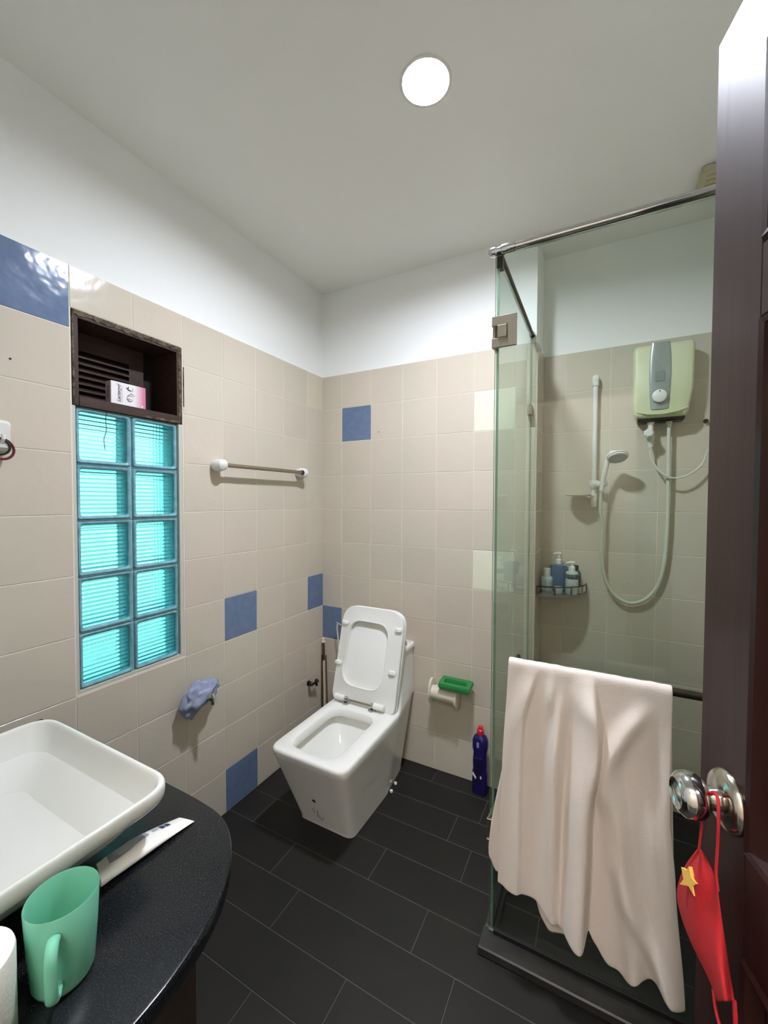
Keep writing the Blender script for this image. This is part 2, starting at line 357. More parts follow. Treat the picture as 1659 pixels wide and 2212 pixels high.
# ------------------------------------------------------------------ glass block window
win = bpy.data.objects.new('window_1', None); col.objects.link(win); win.location = (0, -1.155, .803); WL['window_1'] = Vector(win.location)
struct(win, 'tall window of ten cyan ribbed glass blocks in the left wall', 'window')
BY0, BY1, BZ0, BZ1 = -1.342, -.974, .814, 1.756
bw, bh = (BY1-BY0)/2, (BZ1-BZ0)/5
b = MB(); b.box(-.10, .004, WY0, BY0, WZ0, BZ1); b.box(-.10, .004, BY1, WY1, WZ0, BZ1); b.box(-.10, .004, BY0, BY1, WZ0, BZ0); b.build('mortar_frame', 'mortar', win)
b = MB(); b.box(-.078, -.012, BY0+bw-.0022, BY0+bw+.0022, BZ0, BZ1)
for k in range(6): b.box(-.078, -.012, BY0, BY1, BZ0+bh*k-.0022, BZ0+bh*k+.0022)
b.build('mortar_joints', mat('cyan_lit_mortar', (168, 206, 208), .7), win)  # cyan light from the blocks is put into the joint colour
def block_mesh():
    b = MB(); hy, hz_ = bw/2-.0015, bh/2-.0015; w2 = .010
    # side walls with a moulded lip (glass rim) front and back
    def fr(x): return [Vector((x[0], y, z)) for y, z in rrect(0, 0, hy-x[1], hz_-x[1], .010, 4)]
    b.mi = 1
    b.loft([fr(q) for q in ((-.080, .002), (-.004, .002), (0, .005), (-.001, .010), (-.006, .014), (-.076, .014), (-.080, .011))], closed=True)
    b.mi = 0
    def sheet(x0, horiz, n, amp, flat_front):
        iy, iz = hy-.0135, hz_-.0135; N = n*6; A = []; Bv = []
        for i in range(N+1):
            s_ = -1+2*i/N; h = amp*math.cos(math.pi*2*n*i/N)
            if horiz: p = [(x0, -iy, s_*iz), (x0, iy, s_*iz)]; q = [(x0-.007+h, -iy, s_*iz), (x0-.007+h, iy, s_*iz)]
            else: p = [(x0-.007, s_*iy, -iz), (x0-.007, s_*iy, iz)]; q = [(x0+h, s_*iy, -iz), (x0+h, s_*iy, iz)]
            A.append([b.bm.verts.new(v) for v in p]); Bv.append([b.bm.verts.new(v) for v in q])
        for L in (A, Bv):
            for i in range(N): b.face([L[i][0], L[i+1][0], L[i+1][1], L[i][1]])
        for i in range(N):
            for k in (0, 1): b.face([A[i][k], A[i+1][k], Bv[i+1][k], Bv[i][k]])
        b.face([A[0][0], A[0][1], Bv[0][1], Bv[0][0]]); b.face([A[-1][0], A[-1][1], Bv[-1][1], Bv[-1][0]])
    sheet(-.006, True, 11, .0016, True); sheet(-.073, False, 12, .0008, True)
    return b
b = block_mesh(); bo = b.build('glass_block', ['bsheet', 'bside'], win, ang=50); bm_ = bo.data
first = True
for i in range(2):
    for k in range(5):
        o = bo if first else bpy.data.objects.new('glass_block', bm_)
        if not first: col.objects.link(o)
        first = False
        o.location = (-.002, BY0+bw*(i+.5), BZ0+bh*(k+.5)); o.parent = win; o.matrix_parent_inverse = Matrix.Translation(-WL['window_1'])

# wooden vent above the blocks ------------------------------------
vt = thing('wooden_vent', 'old dark brown louvred wooden vent with chipped edges above the glass blocks', 'vent', (0, -1.155, BZ1))
VY0, VY1, VZ0, VZ1 = WY0+.002, WY1-.002, BZ1+.001, WZ1-.002
b = MB(); b.box(-.155, .004, VY0, VY0+.02, VZ0, VZ1, .001); b.box(-.155, .004, VY1-.02, VY1, VZ0, VZ1, .001); b.box(-.155, .004, VY0+.02, VY1-.02, VZ1-.022, VZ1, .001); b.box(-.155, .006, VY0+.02, VY1-.02, VZ0, VZ0+.032, .001)
b.build('frame', 'vent', vt)
b = MB(); b.box(-.150, -.125, VY0+.02, VY1-.075, VZ1-.085, VZ1-.022); b.box(-.150, -.125, VY0+.02, VY0+.045, VZ0+.032, VZ1-.085); b.box(-.150, -.122, VY1-.135, VY1-.078, VZ0+.032, VZ1-.085)
b.build('louvre_frame', 'vent', vt)
zz = VZ0+.04
while zz < VZ1-.095:
    q = MB(); q.box(-.150, -.120, VY0+.045, VY1-.135, zz, zz+.006, xf=lambda p, z0=zz: Vector((p.x, p.y, p.z-(p.x+.135)*.6))); q.build('slat', 'vent', vt); zz += .0235
b = MB().box(-.160, -.154, VY0, VY1, VZ0, VZ1); b.build('backing_board', 'void', vt)
def ragged(p0, p1, nrm, wd, th):
    b = MB(); p0, p1 = Vector(p0), Vector(p1); n = 46; d = (p1-p0)/n; rg = []
    for i in range(n+1):
        p = p0+d*i; w1 = wd*(.55+.6*random.random()); w0 = wd*.5*random.random(); t_ = th*(.6+.5*random.random()); nn = Vector(nrm)
        rg.append([p-nn*w0, p+nn*w1, p+nn*w1*.8+Vector((t_, 0, 0)), p-nn*w0*.4+Vector((t_, 0, 0))])
    b.loft(rg); b.build('chipped_edge', 'rough', vt, smooth=False)
ragged((.002, VY0+.002, VZ1-.002), (.002, VY1-.002, VZ1-.002), (0, 0, -1), .017, .006)
ragged((.002, VY1-.002, VZ0+.004), (.002, VY1-.002, VZ1-.004), (0, -1, 0), .013, .005)
ragged((.002, VY0+.002, VZ0+.004), (.002, VY0+.002, VZ1-.004), (0, 1, 0), .007, .005)
ragged((.004, VY1-.16, VZ0+.003), (.004, VY1-.01, VZ0+.003), (0, 0, 1), .010, .004)
b = MB(); pts = [at(u, v, X, .009) for u, v in [(231, 886), (228, 905), (230, 930), (224, 950), (227, 971)]]; b.tube(pts, .0013, 6); tag(b.build('wire', 'black'), 'thin black wire hanging from the vent over the glass blocks', 'wire')
b = MB().box(.007, .009, -.9545, -.951, 1.83, 1.99); b.build('sealant_strip', 'rough', wl)

# carton in the vent -----------------------------------------------
ct = thing('soap_carton', 'white and pink carton lying on its side in the wooden vent', 'box', (-.02, -1.15, VZ0+.032))
CX0, CX1, CY0, CY1, CZ0 = -.047, -.012, -1.222, -1.098, VZ0+.0325; CZ1 = CZ0+.082
b = MB().box(CX0, CX1, CY0, CY1, CZ0, CZ1, .001); b.build('carton_body', 'carton', ct)
b = MB().box(CX0+.001, CX1-.001, CY0-.0012, CY0-.0002, CZ0+.001, CZ1-.001, .0004); b.build('end_flap', 'flap', ct)
text_mesh('Lactacyd', .0175, 'ink', 'lettering', ct, (CX1+.0006, CY0+.026, (CZ0+CZ1)/2), (0, 0, 1), (0, -1, 0), shear=.35)
text_mesh('Lactacyd', .012, 'ink', 'lettering', ct, (CX1-.017, CY0-.0016, (CZ0+CZ1)/2), (0, 0, 1), (-1, 0, 0), shear=.35)
b = MB(); cy, cz = CY0+.066, CZ0+.028
def P(a, c): return Vector((CX1+.0008, cy+a, cz+c))
b.tube([P(.016*math.cos(t*.4)*(1-t*.035), .015*math.sin(t*.4)*(1-t*.035)) for t in range(2, 17)], .0007, 5); b.tube([P(-.004+.005*math.cos(t*.5), -.003+.004*math.sin(t*.5)) for t in range(0, 12)], .0008, 5)
b.tube([P(-.01, .010), P(.004, .022), P(.016, .014)], .0007, 5); b.tube([P(.004, .030), P(-.008, .034), P(-.006, .044)], .0016, 6); b.tube([P(-.004, .030), P(-.014, .040)], .0013, 6); b.tube([P(.008, .028), P(.010, .042)], .0006, 5)
b.build('leaf_emblem', 'ink', ct)
b = MB().lathe([(.0035, 0), (.0035, .0005)], (CX1+.0003, CY1-.014, CZ0+.010), (1, 0, 0), 12); b.build('round_mark', 'whiteink', ct)
b = MB(); b.tube([(CX1+.0005, CY0+.037, CZ0+.012), (CX1+.0005, CY0+.037, CZ0+.07)], .0004, 5); b.build('print_line', 'ink', ct)

# ------------------------------------------------------------------ towel rail on the left wall
tr = thing('towel_rail', 'brown metal towel rail between white oval brackets on the left wall', 'towel rail', (0, -.51, 1.60))
for yy, zz in ((-.803, 1.603), (-.243, 1.603)):
    b = MB().lathe([(.017, .007), (.024, .012), (.0275, .030), (.027, .050), (.023, .066), (.013, .074), (.003, .0765)], (0, yy, zz), (1, 0, 0), 24, sx=1.0); b.build('bracket', 'whitep', tr)
b = MB(); b.tube([(.062, -.783, 1.603), (.062, -.262, 1.603)], .0095, 16); b.build('bar', 'steel', tr)
b = MB().lathe([(.0125, 0), (.0125, .012)], (.062, -.276, 1.603), (0, 1, 0), 16); b.build('end_collar', 'dark', tr)

# hook with hair ties at the far left --------------------------------
hk = thing('wall_hook', 'white plastic wall hook at the left edge of the picture', 'hook', (.0, -1.575, 1.62))
hc = at(-4, 940, X, .02)
b = MB().loft([[Vector((x_, hc.y+y_*k_, hc.z+z_*k_)) for y_, z_ in rrect(0, 0, .028, .043, .014, 5)] for x_, k_ in ((.007, 1), (.022, 1), (.030, .8))]); b.build('plate', 'whitep', hk)
b = MB().tube([(.028, hc.y, hc.z-.015), (.045, hc.y, hc.z-.022), (.052, hc.y, hc.z-.012), (.052, hc.y, hc.z+.0)], .005, 8); b.build('prong', 'whitep', hk)
hp = at(-4, 978, X, .035)
b = MB(); b.torus((.040, hp.y+.004, hp.z+.012), (1, .1, .2), .030, .0035, 28, 8); tag(b.build('hair_tie', 'maroon'), 'dark maroon hair tie hanging from the white wall hook, larger loop', 'hair tie')
b = MB(); b.torus((.049, hp.y-.002, hp.z+.016), (1, -.2, .1), .022, .003, 28, 8); tag(b.build('hair_tie', 'black'), 'small black hair tie hanging on the white wall hook', 'hair tie')

# ------------------------------------------------------------------ cloth on tap (left wall)
tp = thing('bidet_tap', 'small chrome tap low on the left wall, wrapped in a blue-grey cloth', 'tap', (0, -.93, .63))
b = MB().lathe([(.026, .007), (.026, .012), (.012, .018), (.012, .09), (.016, .092), (.016, .115), (.006, .12)], (0, -.915, .635), (1, 0, 0), 20); b.build('tap_body', 'chrome', tp)
b = MB().tube([(.085, -.915, .640), (.104, -.912, .642), (.114, -.910, .632), (.116, -.910, .606)], [.010, .010, .011, .010], 14); b.build('spout', 'chrome', tp)
b = MB(); n1, n2 = 30, 18; rg = []
from mathutils import noise as mn
def wad(i, j):
    th = 2*math.pi*i/n1; ph = math.pi*(j+.5)/n2; d = Vector((math.sin(ph)*math.cos(th), math.sin(ph)*math.sin(th), math.cos(ph)))
    k = 1+.42*mn.noise(d*2.3)+.22*mn.noise(d*6+Vector((3, 1, 2)))
    p = Vector((d.x*.040*k, d.y*.068*k, d.z*.052*k))
    if d.z < -.1 and d.y < -.2: p.z -= .03*(-d.z)*(1+mn.noise(d*5)); p.y -= .02
    if d.y > .55: p.y += .03*max(0, d.y-.55)*2.2*(1+mn.noise(d*4)); p.z += .01
    q = Vector((.058, -.930, .640))+p; q.x = max(q.x, .0085); return q
for j in range(n2): rg.append([wad(i, j) for i in range(n1)])
b.loft(rg); tag(b.build('cloth', 'wad', sub=1, ang=180), 'crumpled blue-grey cloth wrapped over the small tap on the left wall', 'cloth')

# angle valve -------------------------------------------------------
av = thing('angle_valve', 'small dull brown angle valve on the left wall near the corner', 'valve', (0, -.13, .37))
b = MB().lathe([(.016, .007), (.016, .010), (.007, .013), (.007, .040)], (0, -.150, .366), (1, 0, 0), 16); b.build('flange', 'dark', av)
b = MB().lathe([(.010, 0), (.012, .005), (.012, .018), (.007, .022)], (.036, -.150, .366), (0, -.2, .1), 16); b.build('valve_body', 'dark', av)
b = MB().tube([(.040, -.150, .366), (.042, -.130, .370), (.044, -.120, .356), (.044, -.118, .346)], [.006, .008, .008, .006], 12); b.build('outlet', 'dark', av)
b = MB().lathe([(.011, 0), (.014, .004), (.014, .010), (.008, .013)], (.044, -.122, .372), (.5, .1, .8), 8); b.build('handle', 'dark', av)
# stick in the corner ------------------------------------------------
st = thing('toilet_brush_stick', 'rusty brown stick with white cap standing in the corner left of the toilet', 'brush', (.03, -.03, 0))
b = MB().tube([(.034, -.034, .47), (.030, -.032, .585)], .008, 10); b.build('brown_grip', 'rust', st)
b = MB().lathe([(.007, 0), (.011, .004), (.011, .014), (.007, .016), (.008, .026), (.005, .029)], (.030, -.032, .575), (0, 0, 1), 14); b.build('cap', 'whitep', st)
b = MB().tube([(.048, -.038, .03), (.034, -.034, .47)], .0062, 10); b.build('shaft', 'creamp', st)
b = MB().tube([(.066, -.034, .03), (.047, -.030, .50)], .0035, 8); b.tube([(.030, -.044, .03), (.022, -.036, .50)], .0035, 8); b.build('side_wire', 'rust', st)
b = MB().lathe([(.034, 0), (.036, .01), (.034, .05), (.012, .06)], (.048, -.046, .0), (0, 0, 1), 18); b.build('foot', 'dark', st)
# bidet sprayer behind the lid -----------------------------------------
sp_ = thing('bidet_sprayer', 'white and chrome bidet sprayer on the back wall behind the raised toilet lid', 'sprayer', (.16, 0, .70))
q0 = at(726, 1344, Y, -.055); q1 = at(742, 1353, Y, -.045)
b = MB().tube([q0, q1, q1+Vector((.03, 0, -.02))], [.004, .006, .007], 10); b.build('spray_head', 'chrome', sp_)
q2 = at(728, 1356, Y, -.05); q3 = at(731, 1385, Y, -.04)
b = MB().tube([q0+Vector((.01, 0, -.012)), q2, q3, q3+Vector((0, 0, -.05))], .0045, 10); b.build('trigger_handle', 'whitep', sp_)
b = MB().tube([q3+Vector((.004, 0, -.05)), q3+Vector((.0, 0, -.13)), q3+Vector((-.02, .0, -.30)), q3+Vector((-.03, -.0, -.42))], .006, 10); b.build('hose', 'dark', sp_)
b = MB().box(q1.x-.004, q1.x+.022, -.05, -.008, q1.z-.045, q1.z-.012, .002); b.build('bracket', 'chrome', sp_)

# ------------------------------------------------------------------ toilet
to = thing('toilet', 'white square one-piece toilet with raised seat and lid against the back wall', 'toilet', (.47, -.35, 0))
def tring(z, f, back, xl0, xr0, xl1, xr1, xl2, xr2, mid=-.29, r=.05):
    """plan ring: back edge, middle, front"""
    return ring(roundpoly([(xl0, back), (xl1, mid), (xl2, f), (xr2, f), (xr1, mid), (xr0, back)], [.02, .12, r, r, .12, .02], 6), z)
def lerp(a, b_, t): return a+(b_-a)*t
base = dict(f=-.612, back=-.075, xl0=.345, xr0=.585, xl1=.312, xr1=.612, xl2=.318, xr2=.606, mid=-.30, r=.035)
top_ = dict(f=-.776, back=-.010, xl0=.315, xr0=.622, xl1=.287, xr1=.669, xl2=.288, xr2=.672, mid=-.29, r=.05)
def TR(z, t, inset=0):
    k = {a: lerp(base[a], top_[a], t) for a in base}
    k['f'] += inset; k['xl1'] += inset; k['xl2'] += inset; k['xr1'] -= inset; k['xr2'] -= inset
    return tring(z, **k)
op = lambda z, gx, gy, r=.07, dy=0: ring(roundpoly([(.338+gx, -.355-gy), (.345+gx, -.728+gy+dy), (.596-gx, -.728+gy+dy), (.592-gx, -.355-gy)], [r, r, r, r], 11), z)
# both rings need the same count: 6 corners x 7 = 42; opening 4 corners -> resample
def resample(rg, n):
    L = [0]; m = len(rg)
    for i in range(m): L.append(L[-1]+(rg[(i+1) % m]-rg[i]).length)
    out = []; j = 0
    for k in range(n):
        d = L[-1]*k/n
        while L[j+1] < d: j += 1
        t = (d-L[j])/max(L[j+1]-L[j], 1e-9); out.append(rg[j].lerp(rg[(j+1) % m], t))
    return out
N_ = 96
body = [TR(0, 0), TR(.012, .0), TR(.36, .93), TR(.392, 1, .0), TR(.402, 1, .003), TR(.405, 1, .008)]
def align(rg):                                            # start every ring at its back-left-most point
    i = min(range(len(rg)), key=lambda a: (rg[a]-Vector((.2, .1, rg[a].z))).length); return rg[i:]+rg[:i]
body = [align(resample(r_, N_)) for r_ in body]
inner = [align(resample(r_, N_)) for r_ in (op(.405, 0, 0), op(.401, .005, .005), op(.372, .009, .009), op(.367, .008, .008), op(.364, -.016, -.014), op(.345, -.018, -.016), op(.325, -.004, -.004), op(.26, .03, .03, .07), op(.19, .065, .075, .05, .05), op(.17, .085, .11, .04, .07))]
b = MB().loft(body+inner); b.build('bowl', 'china', to, ang=50)
b = MB().loft([align(resample(r_, 40)) for r_ in (op(.175, .06, .07, .05, .03), op(.176, .06, .07, .05, .03))]); b.build('water', glass_mat('water', (.93, .96, .96), .0, 1.33), to)
def tk(z, t):                                             # tank flows out into the bowl body
    return ring(roundpoly([(lerp(.302, .288, t), -.008), (lerp(.302, .283, t), lerp(-.185, -.275, t)), (lerp(.624, .668, t), lerp(-.185, -.275, t)), (lerp(.624, .628, t), -.008)], [.012, .03, .03, .012], 5), z)
b = MB().loft([tk(.4035, .985), tk(.412, .95), tk(.46, .55), tk(.52, .22), tk(.60, .05), tk(.650, 0)]); b.build('tank', 'china', to, ang=50)
b = MB().loft([ring(rrect(.463, -.101, .168-i_, .098-i_, .022, 5), z_) for z_, i_ in ((.652, .003), (.654, 0), (.672, 0), (.677, .004))]); b.build('tank_lid', 'china', to, ang=50)
# raised seat and lid
H0 = Vector((.462, -.282, .418)); av_ = Vector((0, .248, .969)); nv = Vector((0, -.969, .248)); xv = Vector((1, 0, 0))
def LP(a, c, d): return H0+xv*a+av_*c+nv*d
def lring(pts, d): return [LP(p[0], p[1], d) for p in pts]
outer = roundpoly([(-.183, -.022), (.190, -.022), (.192, .475), (-.180, .475)], [.045, .03, .095, .095], 8)
def inset(pts, k):
    cx = sum(p[0] for p in pts)/len(pts); cy = sum(p[1] for p in pts)/len(pts); return [(cx+(p[0]-cx)*(1-k), cy+(p[1]-cy)*(1-k*.8)) for p in pts]
b = MB().loft([lring(inset(outer, .03), -.028), lring(outer, -.022), lring(outer, -.006), lring(inset(outer, .02), -.002)]); b.build('lid', 'seatp', to, ang=40)
ou = align(resample([Vector((p[0], p[1], 0)) for p in inset(outer, .005)], 72))
ho = roundpoly([(-.140, .070), (.106, .070), (.108, .395), (-.120, .395)], [.085, .085, .07, .07], 8)
ho = [Vector((p[0], p[1], 0)) for p in ho]
def al2(rg):
    i = min(range(len(rg)), key=lambda a: (rg[a]-Vector((-.3, -.2, 0))).length); return rg[i:]+rg[:i]
ou = al2(resample([Vector((p[0], p[1], 0)) for p in inset(outer, .006)], 96)); hh = al2(resample(ho, 96))
def sc(rg, k): c = Vector((-.01, .235, 0)); return [c+(p-c)*k for p in rg]
L3 = lambda rg, d: [LP(p.x, p.y, d) for p in rg]
b = MB().loft([L3(sc(ou, .99), .0), L3(ou, .003), L3(ou, .014), L3(sc(ou, .985), .018), L3(sc(hh, 1.06), .018), L3(sc(hh, 1.02), .021), L3(hh, .018), L3(hh, .0)], closed=True); b.build('seat', 'seatp', to, ang=40)
for a, c in ((-.153, .376), (.165, .381), (-.166, .169), (.156, .173)):
    b = MB().loft([lring([(a+p[0]*k_, c+p[1]*k_) for p in rrect(0, 0, .019, .0105, .009, 5)], d_) for d_, k_ in ((.016, 1), (.026, 1), (.029, .75))]); b.build('bumper', 'seatp', to)
for s_, a0, a1 in ((-1, -.152, -.092), (1, .078, .138)):
    b = MB().lathe([(.012, 0), (.0155, .002), (.0155, abs(a1-a0)-.002), (.012, abs(a1-a0))], H0+xv*a0+Vector((0, -.028, .012)), (1, 0, 0), 20); b.build('hinge_barrel', 'seatp', to)
    ax = a1 if s_ < 0 else a0-.016
    b = MB().lathe([(.010, 0), (.0135, .002), (.0135, .014), (.009, .016)], H0+xv*ax+Vector((0, -.028, .010)), (1, 0, 0), 18); b.lathe([(.020, 0), (.020, .004), (.012, .009)], H0+xv*(ax+.008)+Vector((0, -.030, -.013)), (0, 0, 1), 20); b.build('hinge_cap', 'chrome', to)
b = MB().tube([H0+xv*-.07+Vector((0, -.026, .008)), H0+xv*.062+Vector((0, -.026, .008))], .005, 10); b.build('hinge_rod', 'steel', to)
b = MB().lathe([(.012, 0), (.013, .0015), (.010, .002)], (.456, -.6885, .165), (0, -1, -.45), 14, sx=.8)
fz = lambda z: lerp(base['f'], top_['f'], .93*(z-.012)/.348)
hole = at(678, 1730, Y, fz(.165)); b = MB().lathe([(.009, .0005), (.009, .0016)], (hole.x, fz(hole.z), hole.z), (0, -1, -.43), 14); b.build('bolt_hole', 'brownspot', to)
for (u0, v0), (u1, v1) in (((686, 1752), (684, 1766)), ((684, 1766), (692, 1778)), ((692, 1778), (698, 1768)), ((676, 1745), (680, 1756))):
    A = at(u0, v0, Y, fz(.1)); B = at(u1, v1, Y, fz(.08)); A.y = fz(A.z)-.001; B.y = fz(B.z)-.001
    b = MB().tube([A, B], .0016, 5); b.build('scuff_mark', 'scuff', to)
for q in ((843, 1707), (852, 1690)):
    p_ = at(q[0], q[1], Z, .006); b = MB().lathe([(.008, 0), (.008, .008), (.004, .011)], (p_.x+.006, p_.y, 0), (0, 0, 1), 12); b.build('floor_bolt_cap', 'whitep', to)
b = MB().tube([(.560, -.095, .680), (.580, -.105, .712), (.600, -.10, .716), (.615, -.09, .695), (.615, -.09, .681)], .006, 8); tag(b.build('pink_loop', 'pinkp'), 'small pale pink plastic loop on the toilet tank behind the raised lid', 'loop')

# ------------------------------------------------------------------ paper holder, brush, bottle
ph = thing('toilet_paper_holder', 'empty cream plastic toilet paper holder on the back wall', 'paper holder', (.82, 0, .44))
def disc(xc, zc, rz_, ry, tilt):
    return MB().loft([[Vector((xc+dx, -.055+ry*k_*math.cos(2*math.pi*i/28), zc+rz_*k_*math.sin(2*math.pi*i/28)+tilt*dx)) for i in range(28)] for dx, k_ in ((-.008, .80), (-.006, .97), (0, 1), (.005, .96), (.007, .8))])
disc(.750, .452, .066, .047, 0).build('end_disc', 'creamp', ph); disc(.888, .437, .056, .047, 0).build('end_disc', 'creamp', ph)
b = MB().tube([(.757, -.062, .448), (.882, -.062, .446)], .036, 24); b.build('roller', 'creamp', ph)
b = MB().box(.765, .875, -.045, -.007, .425, .475, .004); b.build('wall_mount', 'creamp', ph)
b = MB(); gc = Vector((.884, -.070, .516)); ga = math.radians(3)
def gx(p):
    q = Vector((p.x, p.y*math.cos(.12)-p.z*math.sin(.12)*-1, p.z*math.cos(.12)+p.y*math.sin(.12))); return gc+Vector((q.x, q.y, q.z-.06*q.x*0))
hx, hy, hz2 = .080, .040, .011
def fr2(x, y, z): return [gx(Vector((px, py, z))) for px, py in rrect(0, 0, x, y, .008, 3)]
b.loft([fr2(hx, hy, -hz2), fr2(hx+.003, hy+.003, 0), fr2(hx, hy, hz2), fr2(hx-.022, hy-.022, hz2), fr2(hx-.024, hy-.024, -hz2*.2), fr2(hx-.024, hy-.024, -hz2)], closed=True)
gb = tag(b.build('scrubbing_brush', 'green', ang=30), 'green plastic scrubbing brush lying on the cream paper holder', 'brush')
b = MB(); b.loft([fr2(hx-.023, hy-.023, -hz2), fr2(hx-.023, hy-.023, -hz2*.35)]); b.build('inner_tray', mat('deep_green_plastic', (18, 92, 40), .4), gb)
b = MB(); b.loft([fr2(hx-.006, hy-.006, -hz2-.010), fr2(hx-.003, hy-.003, -hz2+.001)]); b.build('bristles', mat('green_bristles', (96, 150, 104), .8), gb)

pb = thing('cleaner_bottle', 'dark purple cleaner bottle with red cap on the floor beside the shower glass', 'bottle', (1.015, -.075, 0))
def el(cx, cy, a, c, z, n=28): return [Vector((cx+a*abs(math.cos(t))**.75*(1 if math.cos(t) >= 0 else -1), cy+c*abs(math.sin(t))**.75*(1 if math.sin(t) >= 0 else -1), z)) for t in [2*math.pi*i/n for i in range(n)]]
b = MB().loft([el(1.012, -.065, a, c, z) for a, c, z in ((.034, .024, 0), (.038, .027, .006), (.038, .027, .10), (.034, .024, .12), (.036, .026, .16), (.033, .024, .205), (.038, .027, .225), (.038, .027, .262), (.030, .022, .283), (.014, .013, .292), (.012, .012, .296))]); b.build('bottle_body', 'purple', pb, ang=50)
b = MB().lathe([(.017, 0), (.018, .003), (.017, .022), (.012, .026), (.012, .037), (.010, .040)], (1.012, -.065, .293), (0, 0, 1), 18); b.build('cap', 'redcap', pb)
b = MB().box(.986, 1.03, -.0932, -.0905, .055, .185, .0008); b.build('label', mat('black_violet_label', (28, 18, 58), .35), pb)
b = MB().plate([(.980, -.0945, .098), (.984, -.0945, .112), (1.000, -.0945, .088), (.998, -.0945, .078)], (0, 1, 0), .002); b.plate([(1.018, -.0945, .096), (1.025, -.0945, .100), (1.026, -.0945, .086), (1.020, -.0945, .084)], (0, 1, 0), .002); b.build('label_marks', 'whiteink', pb)
b = MB().box(1.0, 1.012, -.0925, -.0905, .235, .262, .0005); b.build('label_badge', mat('pale_violet_print', (140, 140, 196), .4), pb)

# ------------------------------------------------------------------ shower enclosure
GX, GY = 1.220, -.720
se = thing('shower_enclosure', 'clear glass shower enclosure with chrome top rail and square hinge', 'shower', (1.6, -.40, 0))
def gpane(x0, x1, y0, y1, z0, z1, name):
    b = MB(); b.box(x0, x1, y0, y1, z0, z1); thin = 0 if x1-x0 < y1-y0 else 1
    b.bm.normal_update()
    for f in b.bm.faces: f.material_index = 0 if abs(f.normal[thin]) > .9 else 1
    return b.build(name, ['pane', 'pedge'], se, smooth=False)
gpane(GX-.004, GX+.004, GY+.004, -.009, .034, 2.222, 'side_pane')
gpane(GX-.006, 1.862, GY-.012, GY-.004, .036, 2.222, 'door_pane')
gpane(1.867, XR-.008, GY-.012, GY-.004, .036, 2.222, 'fixed_pane')
b = MB().tube([(GX-.002, GY-.008, 2.238), (XR-.008, GY-.008, 2.238)], .0125, 18); b.lathe([(.0155, 0), (.0165, .003), (.0165, .040), (.0155, .043)], (GX+.012, GY-.008, 2.238), (1, 0, 0), 20); b.lathe([(.004, -.017), (.012, -.013), (.0155, -.004), (.0155, .006), (.009, .014)], (GX-.012, GY-.008, 2.238), (1, 0, 0), 20); b.build('top_rail', 'chrome', se)
b = MB().tube([(GX+.004, GY+.006, 2.232), (GX+.004, -.012, 2.232)], .0085, 14); b.lathe([(.014, 0), (.014, .008)], (GX+.004, -.017, 2.232), (0, 1, 0), 16); b.box(GX-.006, GX+.012, GY+.002, GY+.03, 2.19, 2.232, .002); b.build('side_rail', 'dark', se)
for z0 in (1.932, .315):
    z1 = z0+.098
    b = MB(); b.box(GX+.010, GX+.062, GY-.020, GY-.012, z0, z1, .0012); b.box(GX-.012, GX-.004, GY-.016, GY+.045, z0, z1, .0012); b.box(GX-.014, GX+.012, GY-.020, GY-.010, z0, z0+.030, .001); b.box(GX-.014, GX+.012, GY-.020, GY-.010, z1-.030, z1, .001)
    hg = b.build('hinge', 'steel', se)
    b = MB(); b.box(GX+.004, GX+.032, GY-.0235, GY-.0200, z0+.030, z1-.030, .0008); b.build('hinge_knuckle', 'steel', hg)
    b = MB(); b.box(GX+.0322, GX+.0345, GY-.0206, GY-.0200, z0+.027, z1-.027); b.box(GX+.006, GX+.0345, GY-.0206, GY-.0200, z1-.0298, z1-.0275); b.build('hinge_groove', 'dark', hg)
for zc in (1.875, .55):
    b = MB(); b.box(GX-.010, GX+.010, -.058, -.009, zc-.024, zc+.024, .0015); b.build('wall_clamp', 'steel', se)
b = MB(); b.box(GX+.01, XR-.008, GY-.0150, GY-.0015, .0305, .046, .001); b.box(GX-.007, GX+.007, GY+.006, -.009, .0305, .042, .001); b.build('bottom_seal', 'black', se)
b = MB(); b.tube([(1.283, -.790, .962), (1.90, -.790, .962)], .0105, 16); b.build('door_bar', 'dark', se)
for xx in (1.298, 1.80):
    b = MB().tube([(xx, -.790, .962), (xx, GY-.0115, .962)], .007, 12); b.build('bar_standoff', 'dark', se)
b = MB(); b.box(1.192, XR-.007, -.792, GY+.004, 0.0005, .030, .004); b.box(1.196, 1.238, GY+.004, -.009, .0005, .030, .004)
cu = struct(b.build('trim_1', mat('dark_curb_tile', (42, 42, 42), .35, vary=(20, (52, 50, 48), .2))), 'low dark curb under the shower glass', 'curb')

